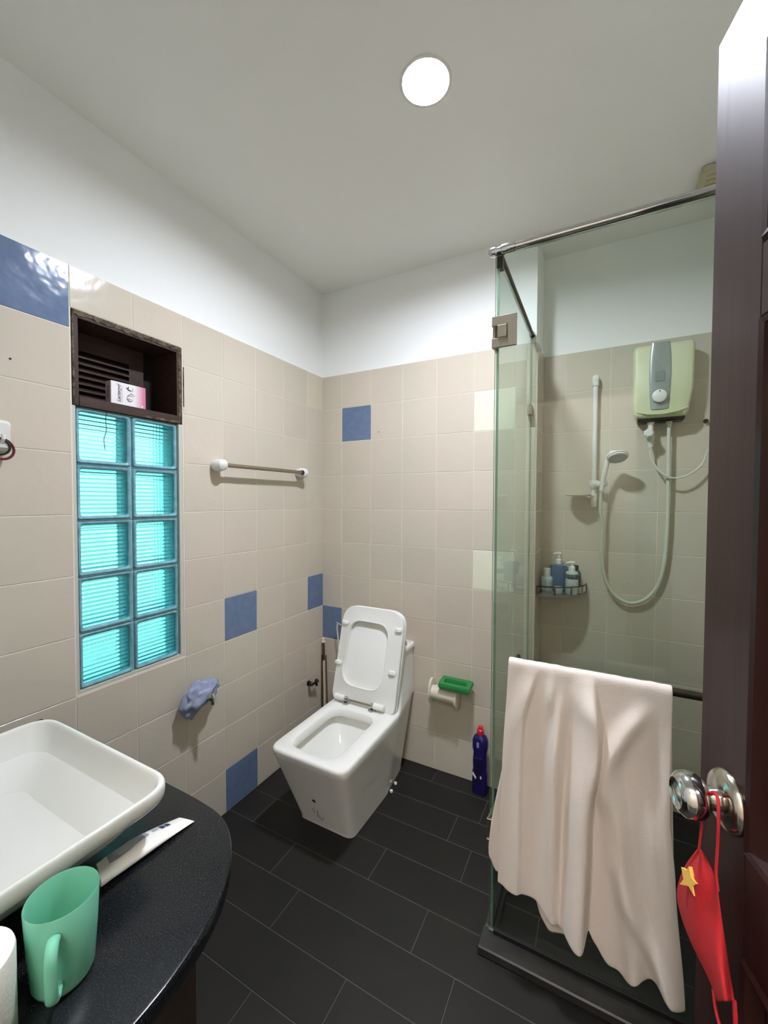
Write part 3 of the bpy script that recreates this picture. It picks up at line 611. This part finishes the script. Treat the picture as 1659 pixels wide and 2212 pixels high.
# towel ---------------------------------------------------------------
def towel():
    b = MB(); NS, NT = 96, 60; bm = b.bm
    def prof(tab, s):
        for (s0, v0), (s1, v1) in zip(tab, tab[1:]):
            if s <= s1: k = (s-s0)/(s1-s0); k = k*k*(3-2*k)*.5+k*.5; return v0+(v1-v0)*k
        return tab[-1][1]
    zb = [(0, .285), (.06, .272), (.13, .284), (.24, .276), (.31, .255), (.42, .243), (.495, .236), (.515, .240), (.530, .262), (.56, .232), (.64, .190), (.72, .184), (.80, .205), (.87, .218), (.93, .195), (1, .170)]
    zk = [(0, .325), (.05, .275), (.12, .29), (.28, .26), (.33, .200), (.38, .172), (.46, .172), (.52, .23), (.70, .30), (1, .28)]
    def sm(a, lo, hi): k = max(0, min(1, (a-lo)/(hi-lo))); return k*k*(3-2*k)
    def fold(s, t):
        f = 0
        c1 = .20-.075*min(1, t*4.5); f += .018*sm(s, c1-.12, c1)*(1-sm(s, c1, c1+.018))*(1-.4*t)
        c2 = .557+.05*sm(t, 0, .2)-.06*sm(t, .22, .6)-.035*sm(t, .6, 1); a2 = .044+.018*t; f += a2*sm(s, c2-.17, c2-.01)*(1-sm(s, c2-.006, c2+.022))
        c3 = .30-.02*t; f += .008*math.exp(-((s-c3)/.03)**2)*math.exp(-((t-.05)/.12)**2)*2
        f += .026*sm(t, .0, .35)*math.exp(-((s-(.36-.02*t))/.035)**2)
        c4 = .86-.22*sm(t, 0, .34); f += .024*math.exp(-((s-c4)/.055)**2)*sm(t, .02, .15)*(1-sm(t, .36, .5))
        c5 = .70+.05*t; f += .030*math.exp(-((s-c5)/.05)**2)*sm(t, .28, .5)
        c6 = .90+.0*t; f += .028*math.exp(-((s-c6)/.055)**2)*sm(t, .25, .55)
        c7 = .97; f += .012*math.exp(-((s-c7)/.04)**2)*sm(t, .1, .4)
        c8 = .56+.36*t*t; f += .022*math.exp(-((s-c8)/.045)**2)*sm(t, .45, .8)
        f += .005*math.sin(s*38+t*3)*sm(t, .05, .4)
        return f
    lx0 = [(0, 1.281), (.45, 1.268), (.75, 1.262), (1, 1.259)]
    rx = [(0, 1.688), (.40, 1.686), (.6, 1.700), (1, 1.726)]
    by, bz, br = -.790, .962, .0135
    rows = []
    for i in range(NS+1):
        s = i/NS; path = []
        # back layer, bottom to top
        for j in range(14, 0, -1):
            t = j/14; x0 = 1.281-.060*sm(t, .25, 1.0); x1 = 1.688+.02*t
            x = x0+(x1-x0)*s; z = bz+(prof(zk, s)-bz)*t
            y = -.7745+(.012-.024*t)*0+.010*math.sin(s*30)*t*.6-.004
            path.append(Vector((x, min(y, -.768) if True else y, z)))
        for a in range(5, -1, -1):
            ang = math.pi*a/5
            path.append(Vector((1.281+(1.688-1.281)*s, by-br*math.cos(ang), bz+br*math.sin(ang)*(1+.25*mn.noise(Vector((s*14, a, 0)))))))
        top = path[-1]
        for j in range(1, NT+1):
            t = j/NT; x0 = prof(lx0, t); x1 = prof(rx, t); sw = .010*math.sin(s*9+1)*t*.4
            x = x0+(x1-x0)*s+sw*(s*(1-s)*4); z = bz+(prof(zb, s)-bz)*t
            y = by-br-fold(s, t)*(.10+.90*sm(t, 0, .14))-.010*t
            path.append(Vector((x, y, z)))
        rows.append([bm.verts.new(p) for p in path])
    for i in range(NS):
        for j in range(len(rows[0])-1): b.face([rows[i][j], rows[i+1][j], rows[i+1][j+1], rows[i][j+1]])
    return b.build('towel', 'towel', ang=180, solid=.005, sub=1)
tag(towel(), 'cream bath towel hanging in folds over the dark bar of the shower door', 'towel')

# ------------------------------------------------------------------ water heater and shower set
wh = thing('water_heater', 'pale green-cream electric water heater with silver centre strip on the shower wall', 'water heater', (1.755, AY, 1.98))
hp_ = [(1.640, 2.150), (1.660, 2.158), (1.860, 2.158), (1.875, 2.150), (1.868, 1.93), (1.856, 1.835), (1.66, 1.828), (1.642, 1.85)]
hout = roundpoly([(1.643, 2.155), (1.873, 2.155), (1.870, 1.95), (1.852, 1.826), (1.652, 1.826), (1.640, 1.90)], [.022, .022, .12, .03, .03, .10], 6)
hcx, hcz = 1.757, 1.99
def hr(y, k, dz=0): return [Vector((hcx+(p[0]-hcx)*k, y, hcz+(p[1]-hcz)*k+dz)) for p in hout]
b = MB().loft([hr(AY-.008, .93), hr(.215, .97), hr(.175, 1.0), hr(.155, .99), hr(.146, .955), hr(.142, .90)]); b.build('housing', 'heater', wh, ang=50)
b = MB(); pr_ = [(.034, 2.158), (.040, 2.10), (.042, 2.02), (.039, 1.93), (.034, 1.862)]; cxp = 1.746
rg = []
for hw, z_ in [(.031, 2.1615)]+pr_+[(.030, 1.858)]:
    yy = .136 if z_ not in (2.1615, 1.858) else .145
    rg.append([Vector((cxp+hw*math.sin(a), yy+.006*(1-math.cos(a)), z_)) for a in [-1.5+3*i/10 for i in range(11)]]+[Vector((cxp+hw, .150, z_)), Vector((cxp-hw, .150, z_))])
b.loft(rg); b.build('centre_strip', 'silver', wh, ang=50)
b = MB().lathe([(.026, 0), (.028, .002), (.0275, .012), (.022, .015), (.004, .0155)], (1.743, .134, 1.918), (0, -1, 0), 28); kn = b.build('temperature_knob', 'whitep', wh)
b = MB().lathe([(.0025, 0), (.0025, .001)], (1.743, .1182, 1.938), (0, -1, 0), 8); b.build('knob_dot', 'black', kn)
b = MB().box(1.728, 1.762, .1335, .1362, 1.985, 2.03, .0006); b.build('label_panel', mat('grey_label', (132, 142, 140), .4), wh)
b = MB().tube([(1.66, .146, 1.856), (1.70, .136, 1.842), (1.757, .132, 1.838), (1.81, .136, 1.846), (1.850, .148, 1.862)], .007, 10, flat=.6); b.build('drip_lip', 'heater', wh)
b = MB().box(1.665, 1.842, .158, .228, 1.812, 1.832, .004); b.build('bottom_plate', 'dark', wh)
iv = MB().lathe([(.015, 0), (.015, -.012), (.011, -.014), (.011, -.05)], (1.718, .185, 1.815), (0, 0, 1), 16); iv.tube([(1.718, .185, 1.775), (1.716, .185, 1.745), (1.722, .19, 1.70)], [.013, .016, .009], 14); iv.build('inlet_valve', 'whitep', wh)
b = MB(); o_ = Vector((1.708, .165, 1.760)); kn2 = []
for h_, r_ in ((0, .014), (.004, .019), (.016, .019), (.020, .014)):
    kn2.append([o_+Vector((r_*(1+.10*math.cos(7*a))*math.cos(a), -h_, r_*(1+.10*math.cos(7*a))*math.sin(a))) for a in [2*math.pi*i/42 for i in range(42)]])
b.loft(kn2); b.build('valve_knob', 'whitep', wh)
b = MB().lathe([(.012, 0), (.012, -.014), (.009, -.016), (.009, -.03)], (1.789, .195, 1.815), (0, 0, 1), 16); b.build('outlet', 'creamp', wh)
def bez(pts, n=10):                                       # Catmull-Rom through points
    P_ = [Vector(p) for p in pts]; P_ = [2*P_[0]-P_[1]]+P_+[2*P_[-1]-P_[-2]]; out = []
    for i in range(1, len(P_)-2):
        for k in range(n):
            t = k/n; out.append(.5*((2*P_[i])+(P_[i+1]-P_[i-1])*t+(2*P_[i-1]-5*P_[i]+4*P_[i+1]-P_[i+2])*t*t+(-P_[i-1]+3*P_[i]-3*P_[i+1]+P_[i+2])*t**3))
    return out+[P_[-2]]
b = MB().tube(bez([at(1404, 970, Y, .19), at(1407, 992, Y, .19), at(1425, 1018, Y, .18), at(1450, 1032, Y, .175), at(1482, 1028, Y, .18), at(1515, 1005, Y, .19), at(1532, 970, Y, .20), Vector((1.985, .215, 1.70))]), .0042, 8); b.build('power_cord', 'vinyl', wh)
ss = thing('shower_set', 'white shower slide rail with hand shower and soap dish on the shower wall', 'shower', (1.49, AY, 1.5))
b = MB().tube([(1.490, .205, 2.030), (1.490, .205, 1.46)], .0115, 16); b.build('slide_rail', 'whitep', ss)
b = MB().tube([(1.490, .232, 2.050), (1.490, .212, 2.052), (1.490, .204, 2.042), (1.490, .204, 2.012)], [.013, .016, .0155, .0145], 16); b.build('rail_end', 'whitep', ss)
b = MB().tube([(1.490, .232, 1.43), (1.490, .206, 1.43), (1.490, .204, 1.47)], [.013, .016, .0145], 16); b.build('rail_end', 'whitep', ss)
b = MB().lathe([(.018, -.018), (.021, -.012), (.021, .012), (.018, .018)], (1.490, .200, 1.535), (0, 0, 1), 18); b.tube([(1.475, .196, 1.535), (1.50, .185, 1.533), (1.530, .165, 1.532), (1.543, .160, 1.532)], [.012, .014, .015, .010], 14); b.build('slider', 'whitep', ss)
dn = Vector((.15, -.45, -.88)).normalized(); hc_ = at(1334, 987, Y, .115)
b = MB().tube(bez([(1.522, .155, 1.500), (1.530, .152, 1.560), (1.545, .140, 1.630), hc_-dn*.020+Vector((-.022, .004, -.004)), hc_-dn*.014]), [.0105]*11+[.0115]*10+[.0125]*10+[.016]*10, 14); b.build('hand_shower_handle', 'whitep', ss)
b = MB().lathe([(.020, -.020), (.038, -.010), (.0435, .0), (.0435, .006), (.040, .009)], hc_, dn, 28); b.build('shower_head', 'whitep', ss)
b = MB().lathe([(.0385, .009), (.036, .011), (.004, .0115)], hc_, dn, 28); b.build('spray_face', 'silver', ss)
b = MB().torus(hc_+dn*.0, dn, .0436, .0014, 32, 6); b.build('face_ring', 'dark', ss)
b = MB().tube(bez([(1.522, .155, 1.502), (1.520, .165, 1.40), at(1301, 1130, Y, .18), at(1300, 1210, Y, .19), at(1312, 1262, Y, .20), at(1335, 1292, Y, .205), at(1366, 1303, Y, .21), at(1400, 1290, Y, .21), at(1425, 1255, Y, .21), at(1438, 1190, Y, .205), at(1443, 1080, Y, .20), at(1444, 960, Y, .195), (1.789, .195, 1.787)], 8), .0078, 12); b.build('hose', 'vinyl', ss)
b = MB().lathe([(.004, -.003), (.052, -.001), (.058, .004), (.058, .007), (.053, .004), (.004, .001)], (1.425, .172, 1.476), (0, 0, 1), 30); b.build('soap_dish', 'creamp', ss)
b = MB().tube([(1.475, .195, 1.477), (1.495, .200, 1.477), (1.495, .202, 1.455)], .012, 12); b.build('dish_arm', 'whitep', ss)
b = MB().lathe([(.009, 0), (.009, .014), (.006, .018)], at(1524, 910, Y, .232), (0, -1, 0), 12); tag(b.build('wall_hook', 'dark'), 'small dark hook on the shower wall right of the water heater', 'hook')

# corner shelf with bottles
sh = thing('corner_shelf', 'smoky plastic quarter-round corner shelf in the shower', 'shelf', (AL, AY, .97))
def quarter(r, z, dz=0): return [Vector((AL+.010, AY-.010, z))]+[Vector((AL+.010+r*math.cos(a), AY-.010-r*math.sin(a)*.88, z)) for a in [math.pi/2*i/12 for i in range(13)]]
b = MB().loft([quarter(.215, .988), quarter(.215, .995)]); b.build('shelf_plate', 'clear', sh, ang=30)
b = MB(); b.tube([Vector((AL+.010+.212*math.cos(a), AY-.010-.187*math.sin(a), 1.035)) for a in [math.pi/2*i/16 for i in range(17)]], .0035, 8)
for a in [math.pi/2*i/4 for i in range(5)]: b.tube([(AL+.010+.212*math.cos(a), AY-.010-.187*math.sin(a), .99), (AL+.010+.212*math.cos(a), AY-.010-.187*math.sin(a), 1.035)], .0025, 6)
b.build('guard_rail', 'dark', sh)
ZS = .9955
def bottle(name, label, x, y, prof, m, cap=None, cm='whitep', sx=1, pump=None, lab=None, labm=None):
    t = thing(name, label, 'bottle', (x, y, ZS), 'bottles on the corner shelf in the shower')
    MB().lathe([(r, h) for r, h in prof], (x, y, ZS), (0, 0, 1), 24, sx=sx).build('bottle_body', m, t, ang=50)
    h0 = prof[-1][1]
    if cap: MB().lathe([(cap[0]*.96, 0), (cap[0], .002), (cap[0]*.95, cap[1]-.002), (cap[0]*.8, cap[1])], (x, y, ZS+h0), (0, 0, 1), 20).build('cap', cm, t)
    if pump:
        q = MB().lathe([(.014, 0), (.014, .020), (.011, .024), (.005, .026), (.005, .026+pump)], (x, y, ZS+h0), (0, 0, 1), 18); q.build('pump_collar', 'whitep', t)
        q = MB().tube([(x+.010, y+.003, ZS+h0+.030+pump), (x-.004, y, ZS+h0+.032+pump), (x-.026, y-.010, ZS+h0+.028+pump)], [.008, .0085, .0045], 12); q.build('pump_nozzle', 'whitep', t)
    if lab: MB().lathe([(lab[2], lab[0]), (lab[2]+.0006, lab[0]+.001), (lab[2]+.0006, lab[1]-.001), (lab[2], lab[1])], (x, y, ZS), (0, 0, 1), 24, sx=sx).build('label', labm, t)
    return t
bottle('lotion_bottle', 'white bottle with white cap, leftmost on the corner shelf', 1.285, .165, [(.026, 0), (.028, .003), (.028, .048), (.030, .058), (.025, .070), (.018, .074)], 'bgrey', (.018, .040))
bottle('pump_bottle', 'tall blue bottle with white pump on the corner shelf', 1.338, .186, [(.040, 0), (.043, .004), (.043, .118), (.038, .130), (.016, .136)], 'bblue', pump=.022, sx=.72)
bottle('pump_bottle', 'pale grey bottle with dark speckled top and white pump on the corner shelf', 1.402, .137, [(.027, 0), (.029, .003), (.029, .098), (.026, .108), (.014, .112)], 'bgrey', pump=.010, lab=(.076, .099, .0295), labm='bnavy')
bottle('dark_bottle', 'dark grey bottle with black cap behind the pale pump bottle', 1.418, .205, [(.020, 0), (.022, .003), (.022, .090), (.016, .104), (.009, .108)], 'bnavy', (.011, .024), 'black')
bottle('small_jar', 'small pale blue jar in front of the tall blue bottle', 1.345, .100, [(.014, 0), (.017, .003), (.019, .032), (.019, .036)], 'bgrey')
bottle('small_jar', 'small cream jar at the right end of the corner shelf', 1.440, .172, [(.012, 0), (.013, .003), (.013, .034), (.012, .036)], 'creamp')

# ceiling vent in the shower
cv = thing('ceiling_vent', 'yellowed square vent on the ceiling above the shower, partly behind the door', 'vent', (1.92, -.03, CH))
MB().box(1.835, 2.0, -.13, .045, CH-.030, CH-.001, .008, 3).build('housing', 'vcream', cv)
for k in range(5): MB().box(1.855, 1.98, -.108+.028*k, -.098+.028*k, CH-.034, CH-.029, .001).build('slat', 'vcream', cv)

# ------------------------------------------------------------------ vanity counter, basin and things on it
CT = .775
cn = thing('vanity_counter', 'black granite vanity counter with rounded front corner', 'counter', (.45, -1.8, 0))
cpts = [(.0085, -1.447), (.60, -1.447), (.74, -1.449), (.815, -1.458), (.880, -1.492), (.930, -1.543), (.968, -1.605), (.990, -1.68), (.998, -1.76), (.998, -1.95), (.998, YF+.004), (.0085, YF+.004)]
def ccurve(pts, ins=0):
    c = bez([(p[0], p[1], 0) for p in pts[:10]], 5)+[Vector((p[0], p[1], 0)) for p in pts[10:]]; cc = Vector((.45, -1.85, 0)); return [Vector((p.x-(ins if p.x > .1 else 0)*(.6+.4*(p.x > .8)), p.y-(ins if p.y > -1.7 and p.y > YF+.1 else 0), 0)) for p in c]
def cz(ins, z): return [Vector((p.x, p.y, z)) for p in ccurve(cpts, ins)]
MB().loft([cz(.002, CT-.032), cz(0, CT-.029), cz(0, CT-.004), cz(.0015, CT-.001), cz(.004, CT)]).build('countertop', 'granite', cn, ang=40)
MB().box(.0085, .86, YF+.004, -1.56, .0005, CT-.0325, .002).build('cabinet', 'cab', cn)
for k in range(2): q = MB().box(.862, .878, -2.12+.28*k, -1.85+.28*k, .06, CT-.06, .003).build('cabinet_door', 'cab', cn); MB().tube([(.892, -1.88+.06*k, .60), (.892, -1.88+.06*k, .50)], .004, 8).build('handle', 'chrome', q)
ba = thing('wash_basin', 'white rectangular ceramic vessel basin on the black counter', 'basin', (.56, -1.75, CT))
def br(i, z, r=.06, sk=0): return ring(roundpoly([(.288+i, -1.548-i), (.7955-i, -1.548-i), (.7955-i, -1.955+i), (.288+i, -1.955+i)], r, 9), z)
MB().loft([br(.130, CT+.0005, .04), br(.120, CT+.006, .04), br(.084, CT+.034), br(.054, CT+.060), br(.019, CT+.086), br(.005, CT+.097), br(0, CT+.104), br(0, CT+.124), br(.0015, CT+.1285), br(.004, CT+.130), br(.008, CT+.1295), br(.011, CT+.126, .055), br(.018, CT+.106, .056), br(.030, CT+.080, .058), br(.045, CT+.058, .064), br(.063, CT+.041, .07), br(.084, CT+.0295, .075), br(.108, CT+.0225, .07), br(.135, CT+.0185, .05), br(.165, CT+.0170, .03), br(.192, CT+.0165, .008)]).build('bowl', 'basin', ba, ang=180, sub=1)
MB().lathe([(.022, 0), (.022, .003), (.016, .0045)], (.54, -1.752, CT+.0150), (0, 0, 1), 20).build('drain', 'chrome', ba)

cu_ = thing('drinking_cup', 'translucent green plastic mug on the counter in front of the basin', 'cup', (.853, -1.766, CT))
cx, cy = .853, -1.766
MB().lathe([(.030, .0006), (.034, .002), (.0365, .008), (.0405, .060), (.0435, .1165), (.0425, .1185), (.0415, .1165), (.0385, .060), (.0345, .010), (.030, .006), (.003, .005)], (cx, cy, CT), (0, 0, 1), 48).build('mug_body', 'cup', cu_, ang=50)
hd = (Vector((1.26, -2.05, 0))-Vector((cx, cy, 0))).normalized()
MB().tube(bez([Vector((cx, cy, CT+z_))+hd*r_ for r_, z_ in ((.040, .094), (.054, .098), (.064, .086), (.065, .060), (.062, .034), (.052, .022), (.036, .026))], 6), .0075, 14, flat=.7).build('handle', 'cup', cu_, ang=60)
tp_ = thing('toilet_roll', 'white toilet paper roll standing on the counter left of the green mug', 'toilet roll', (.849, -1.869, CT))
MB().loft([[Vector((.849+r_*math.cos(a), -1.869+r_*math.sin(a), CT+z_)) for a in [2*math.pi*i/48 for i in range(48)]] for r_, z_ in ((.047, .0006), (.0498, .004), (.0498, .109), (.0485, .114), (.045, .1155), (.0300, .1155), (.0300, .0006))], closed=True).build('paper', 'paper', tp_, ang=50)
MB().loft([[Vector((.849+r_*math.cos(a), -1.869+r_*math.sin(a), CT+z_)) for a in [2*math.pi*i/40 for i in range(40)]] for r_, z_ in ((.0295, .001), (.0295, .1162), (.0285, .1162), (.0285, .001))], closed=True).build('cardboard_core', 'card', tp_, ang=50)

# squeezed tube: from its crimped end (far) to the wide end behind the mug
tb = thing('cream_tube', 'flattened white cosmetic tube lying beside the basin', 'tube', (.755, -1.59, CT))
A0, A1 = at(386, 1762, Z, CT+.006), at(420, 1770, Z, CT+.006); B0, B1 = at(207, 1868, Z, CT+.012), at(219, 1917, Z, CT+.008)
rg = []; NN = 22
for i in range(NN+1):
    t = i/NN; L = A0.lerp(B0, t); Rr = A1.lerp(B1, t); c = (L+Rr)/2; hw = (Rr-L).length/2*(1+.16*math.sin(math.pi*t)); ux = (Rr-L).normalized(); ux.z = 0; ux.normalize()
    h = .0012+.0100*math.sin(min(1, t*1.5)*math.pi/2)*(1 if t < .93 else .9); c.z = CT+.0006+h
    row = []
    for k in range(20):
        a = 2*math.pi*k/20; row.append(c+ux*hw*math.cos(a)+Vector((0, 0, 1))*h*math.sin(a)*(1+.22*mn.noise(Vector((t*6, a, 1)))*(a < math.pi)))
    for p in row: p.z = max(p.z, CT+.0004)
    rg.append(row)
MB().loft(rg).build('tube_body', 'tubew', tb, ang=50)
def surf(t, s, dz=.0006):                                 # point on the tube's upper skin
    i = min(NN-1, int(t*NN)); f = t*NN-i; a = math.acos(max(-1, min(1, s))); k = a/(2*math.pi)*20; j = int(k); g_ = k-j
    p = rg[i][j].lerp(rg[i][(j+1) % 20], g_).lerp(rg[i+1][j].lerp(rg[i+1][(j+1) % 20], g_), f); return p+Vector((0, 0, dz))
def decal(t0, t1, s0f, s1f, name, m, n=14, dz=.0006):
    b = MB(); rws = []
    for i in range(n+1):
        t = t0+(t1-t0)*i/n; a, c = s0f(i/n), s1f(i/n); rws.append([b.bm.verts.new(surf(t, a+(c-a)*j/6, dz)) for j in range(7)])
    for i in range(n):
        for j in range(6): b.face([rws[i][j], rws[i][j+1], rws[i+1][j+1], rws[i+1][j]])
    return b.build(name, m, tb)
decal(.46, .90, lambda k: -.86+.05*k, lambda k: -.05+.45*k-.35*max(0, k-.8)*3, 'grey_print_panel', 'lav', dz=.0007)
for r_ in range(7):
    s_ = -.80+.14*r_; t0 = .50 if r_ < 3 else .52+.03*(r_-3)
    decal(t0, .84 if r_ < 5 else .80, lambda k, s_=s_: s_, lambda k, s_=s_: s_+.035, 'print_line', 'whiteink', 10, .0012)
decal(.20, .25, lambda k: -.60, lambda k: .0, 'printed_symbol', 'navy', 3); decal(.265, .315, lambda k: -.60, lambda k: .02, 'printed_symbol', 'navy', 3)
decal(.335, .40, lambda k: -.55, lambda k: -.42, 'print_line', 'lav', 3); decal(.34, .41, lambda k: -.30, lambda k: -.16, 'print_line', 'lav', 3); decal(.16, .44, lambda k: -.80, lambda k: -.76, 'print_line', 'lav', 8)

# ------------------------------------------------------------------ open wooden door on the right
D0 = Vector((1.645, -1.354, 0)); dd = Vector((.25, -.968, 0)).normalized(); dn_ = Vector((-dd.y, dd.x, 0)); 
if dn_.x > 0: dn_ = -dn_
def DP(t, d, z): return D0+dd*t+dn_*d+Vector((0, 0, z))   # t from the free edge to the hinge, d off the face
dxf = lambda p: DP(p.x, p.y, p.z)
door = bpy.data.objects.new('door_1', None); col.objects.link(door); door.location = DP(.36, -.02, 0); WL['door_1'] = Vector(door.location)
struct(door, 'dark mahogany panelled door standing open at the right', 'door')
DW, DT, DB = .74, -.040, .010
b = MB()
def dbox(t0, t1, z0, z1): b.box(t0, t1, DT, 0, z0, z1, .0012, xf=dxf)
rails = [(DB, .20), (.925, 1.045), (1.655, 1.735), (1.955, 2.05)]
for t0, t1 in ((0, .100), (.335, .405), (.640, DW)): dbox(t0, t1, DB, 2.05)
for z0, z1 in rails:
    for t0, t1 in ((.100, .335), (.405, .640)): dbox(t0, t1, z0, z1)
b.build('stile_and_rail_frame', 'wood', door, ang=30)
for (z0, z1) in ((.20, .925), (1.045, 1.655), (1.735, 1.955)):
    for t0, t1 in ((.100, .335), (.405, .640)):
        def pr2(i, d): return [DP(x_, d, z_) for x_, z_ in ((t0+i, z0+i), (t1-i, z0+i), (t1-i, z1-i), (t0+i, z1-i))]
        q = MB().loft([pr2(0, DT+.012), pr2(0, -.016), pr2(.012, -.018), pr2(.016, -.022), pr2(.045, -.008), pr2(.050, -.008)]); q.build('panel', 'wood', door, ang=10)
        q = MB().loft([pr2(0, -.002), pr2(.004, .004), pr2(.010, .002), pr2(.014, -.016), pr2(0, -.016)], closed=True); q.build('moulding', 'wood', door, ang=20)
kp = DP(.066, 0, 1.083)
q = MB().lathe([(.036, .0005), (.036, .003), (.031, .009), (.020, .013), (.013, .014)], kp, dn_, 32); ro = q.build('knob_rosette', 'satin', door, ang=50)
q = MB().lathe([(.014, .012), (.0135, .024), (.017, .028)], kp, dn_, 24); q.build('knob_neck', 'chrome', door, ang=50)
q = MB().lathe([(.014, .024), (.020, .027), (.0258, .034), (.0272, .042), (.0255, .050), (.0205, .056), (.0175, .0575), (.0155, .055), (.008, .0545), (.003, .056)], kp, dn_, 36); q.build('door_knob', 'chrome', door, ang=50)

# red face mask on the knob
PM = DP(.055, .026, 1.0); am = lambda u, v, k=0: atp(u, v, PM+dn_*k, dn_)
mk = thing('face_mask', 'red fabric face mask with a yellow star hanging from the door knob', 'mask', PM)
Lp = [(1508, 1832), (1496, 1848), (1476, 1872), (1463, 1910), (1460, 1935), (1466, 1965), (1480, 2010), (1500, 2055), (1522, 2095), (1538, 2130), (1548, 2165)]
Rp = [(1513, 1832), (1524, 1850), (1535, 1868), (1548, 1898), (1552, 1925), (1556, 1960), (1564, 2010), (1571, 2055), (1576, 2095), (1582, 2130), (1588, 2165)]
b = MB(); rws = []
for i, (a, c) in enumerate(zip(Lp, Rp)):
    rw = []
    for j in range(9):
        k = j/8; bul = .010*math.sin(math.pi*k)*min(1, i/3)+.003*math.sin(k*9+i)
        rw.append(b.bm.verts.new(am(a[0]+(c[0]-a[0])*k, a[1]+(c[1]-a[1])*k, bul)))
    rws.append(rw)
for i in range(len(rws)-1):
    for j in range(8): b.face([rws[i][j], rws[i][j+1], rws[i+1][j+1], rws[i+1][j]])
b.build('mask_body', 'red', mk, ang=180, solid=.0015, sub=1)
def strap(pts, r=.0024): MB().tube(bez([am(u, v, k) for u, v, k in pts], 5), r, 8, flat=.6).build('ear_loop', 'red', mk, ang=60)
strap([(1510, 1838, 0), (1513, 1810, .0), (1519, 1770, -.003), (1532, 1725, -.004), (1541, 1712, -.003), (1551, 1728, -.002), (1552, 1775, 0), (1550, 1830, 0), (1547, 1885, .002), (1551, 1925, .004)])
strap([(1541, 2140, 0), (1547, 2185, 0), (1562, 2235, 0), (1582, 2255, 0), (1589, 2220, 0), (1586, 2160, 0)], .0028)
c5 = lambda a, c: (1400+a/3.868, 1640+c/3.868)
sp5 = [(275, 900), (318, 930), (340, 895), (358, 990), (405, 1040), (368, 1060), (383, 1142), (336, 1060), (262, 1045), (295, 1002)]
b = MB().plate([am(*c5(*p_), .0135) for p_ in sp5], -dn_, .004); b.build('yellow_star', 'star', mk)
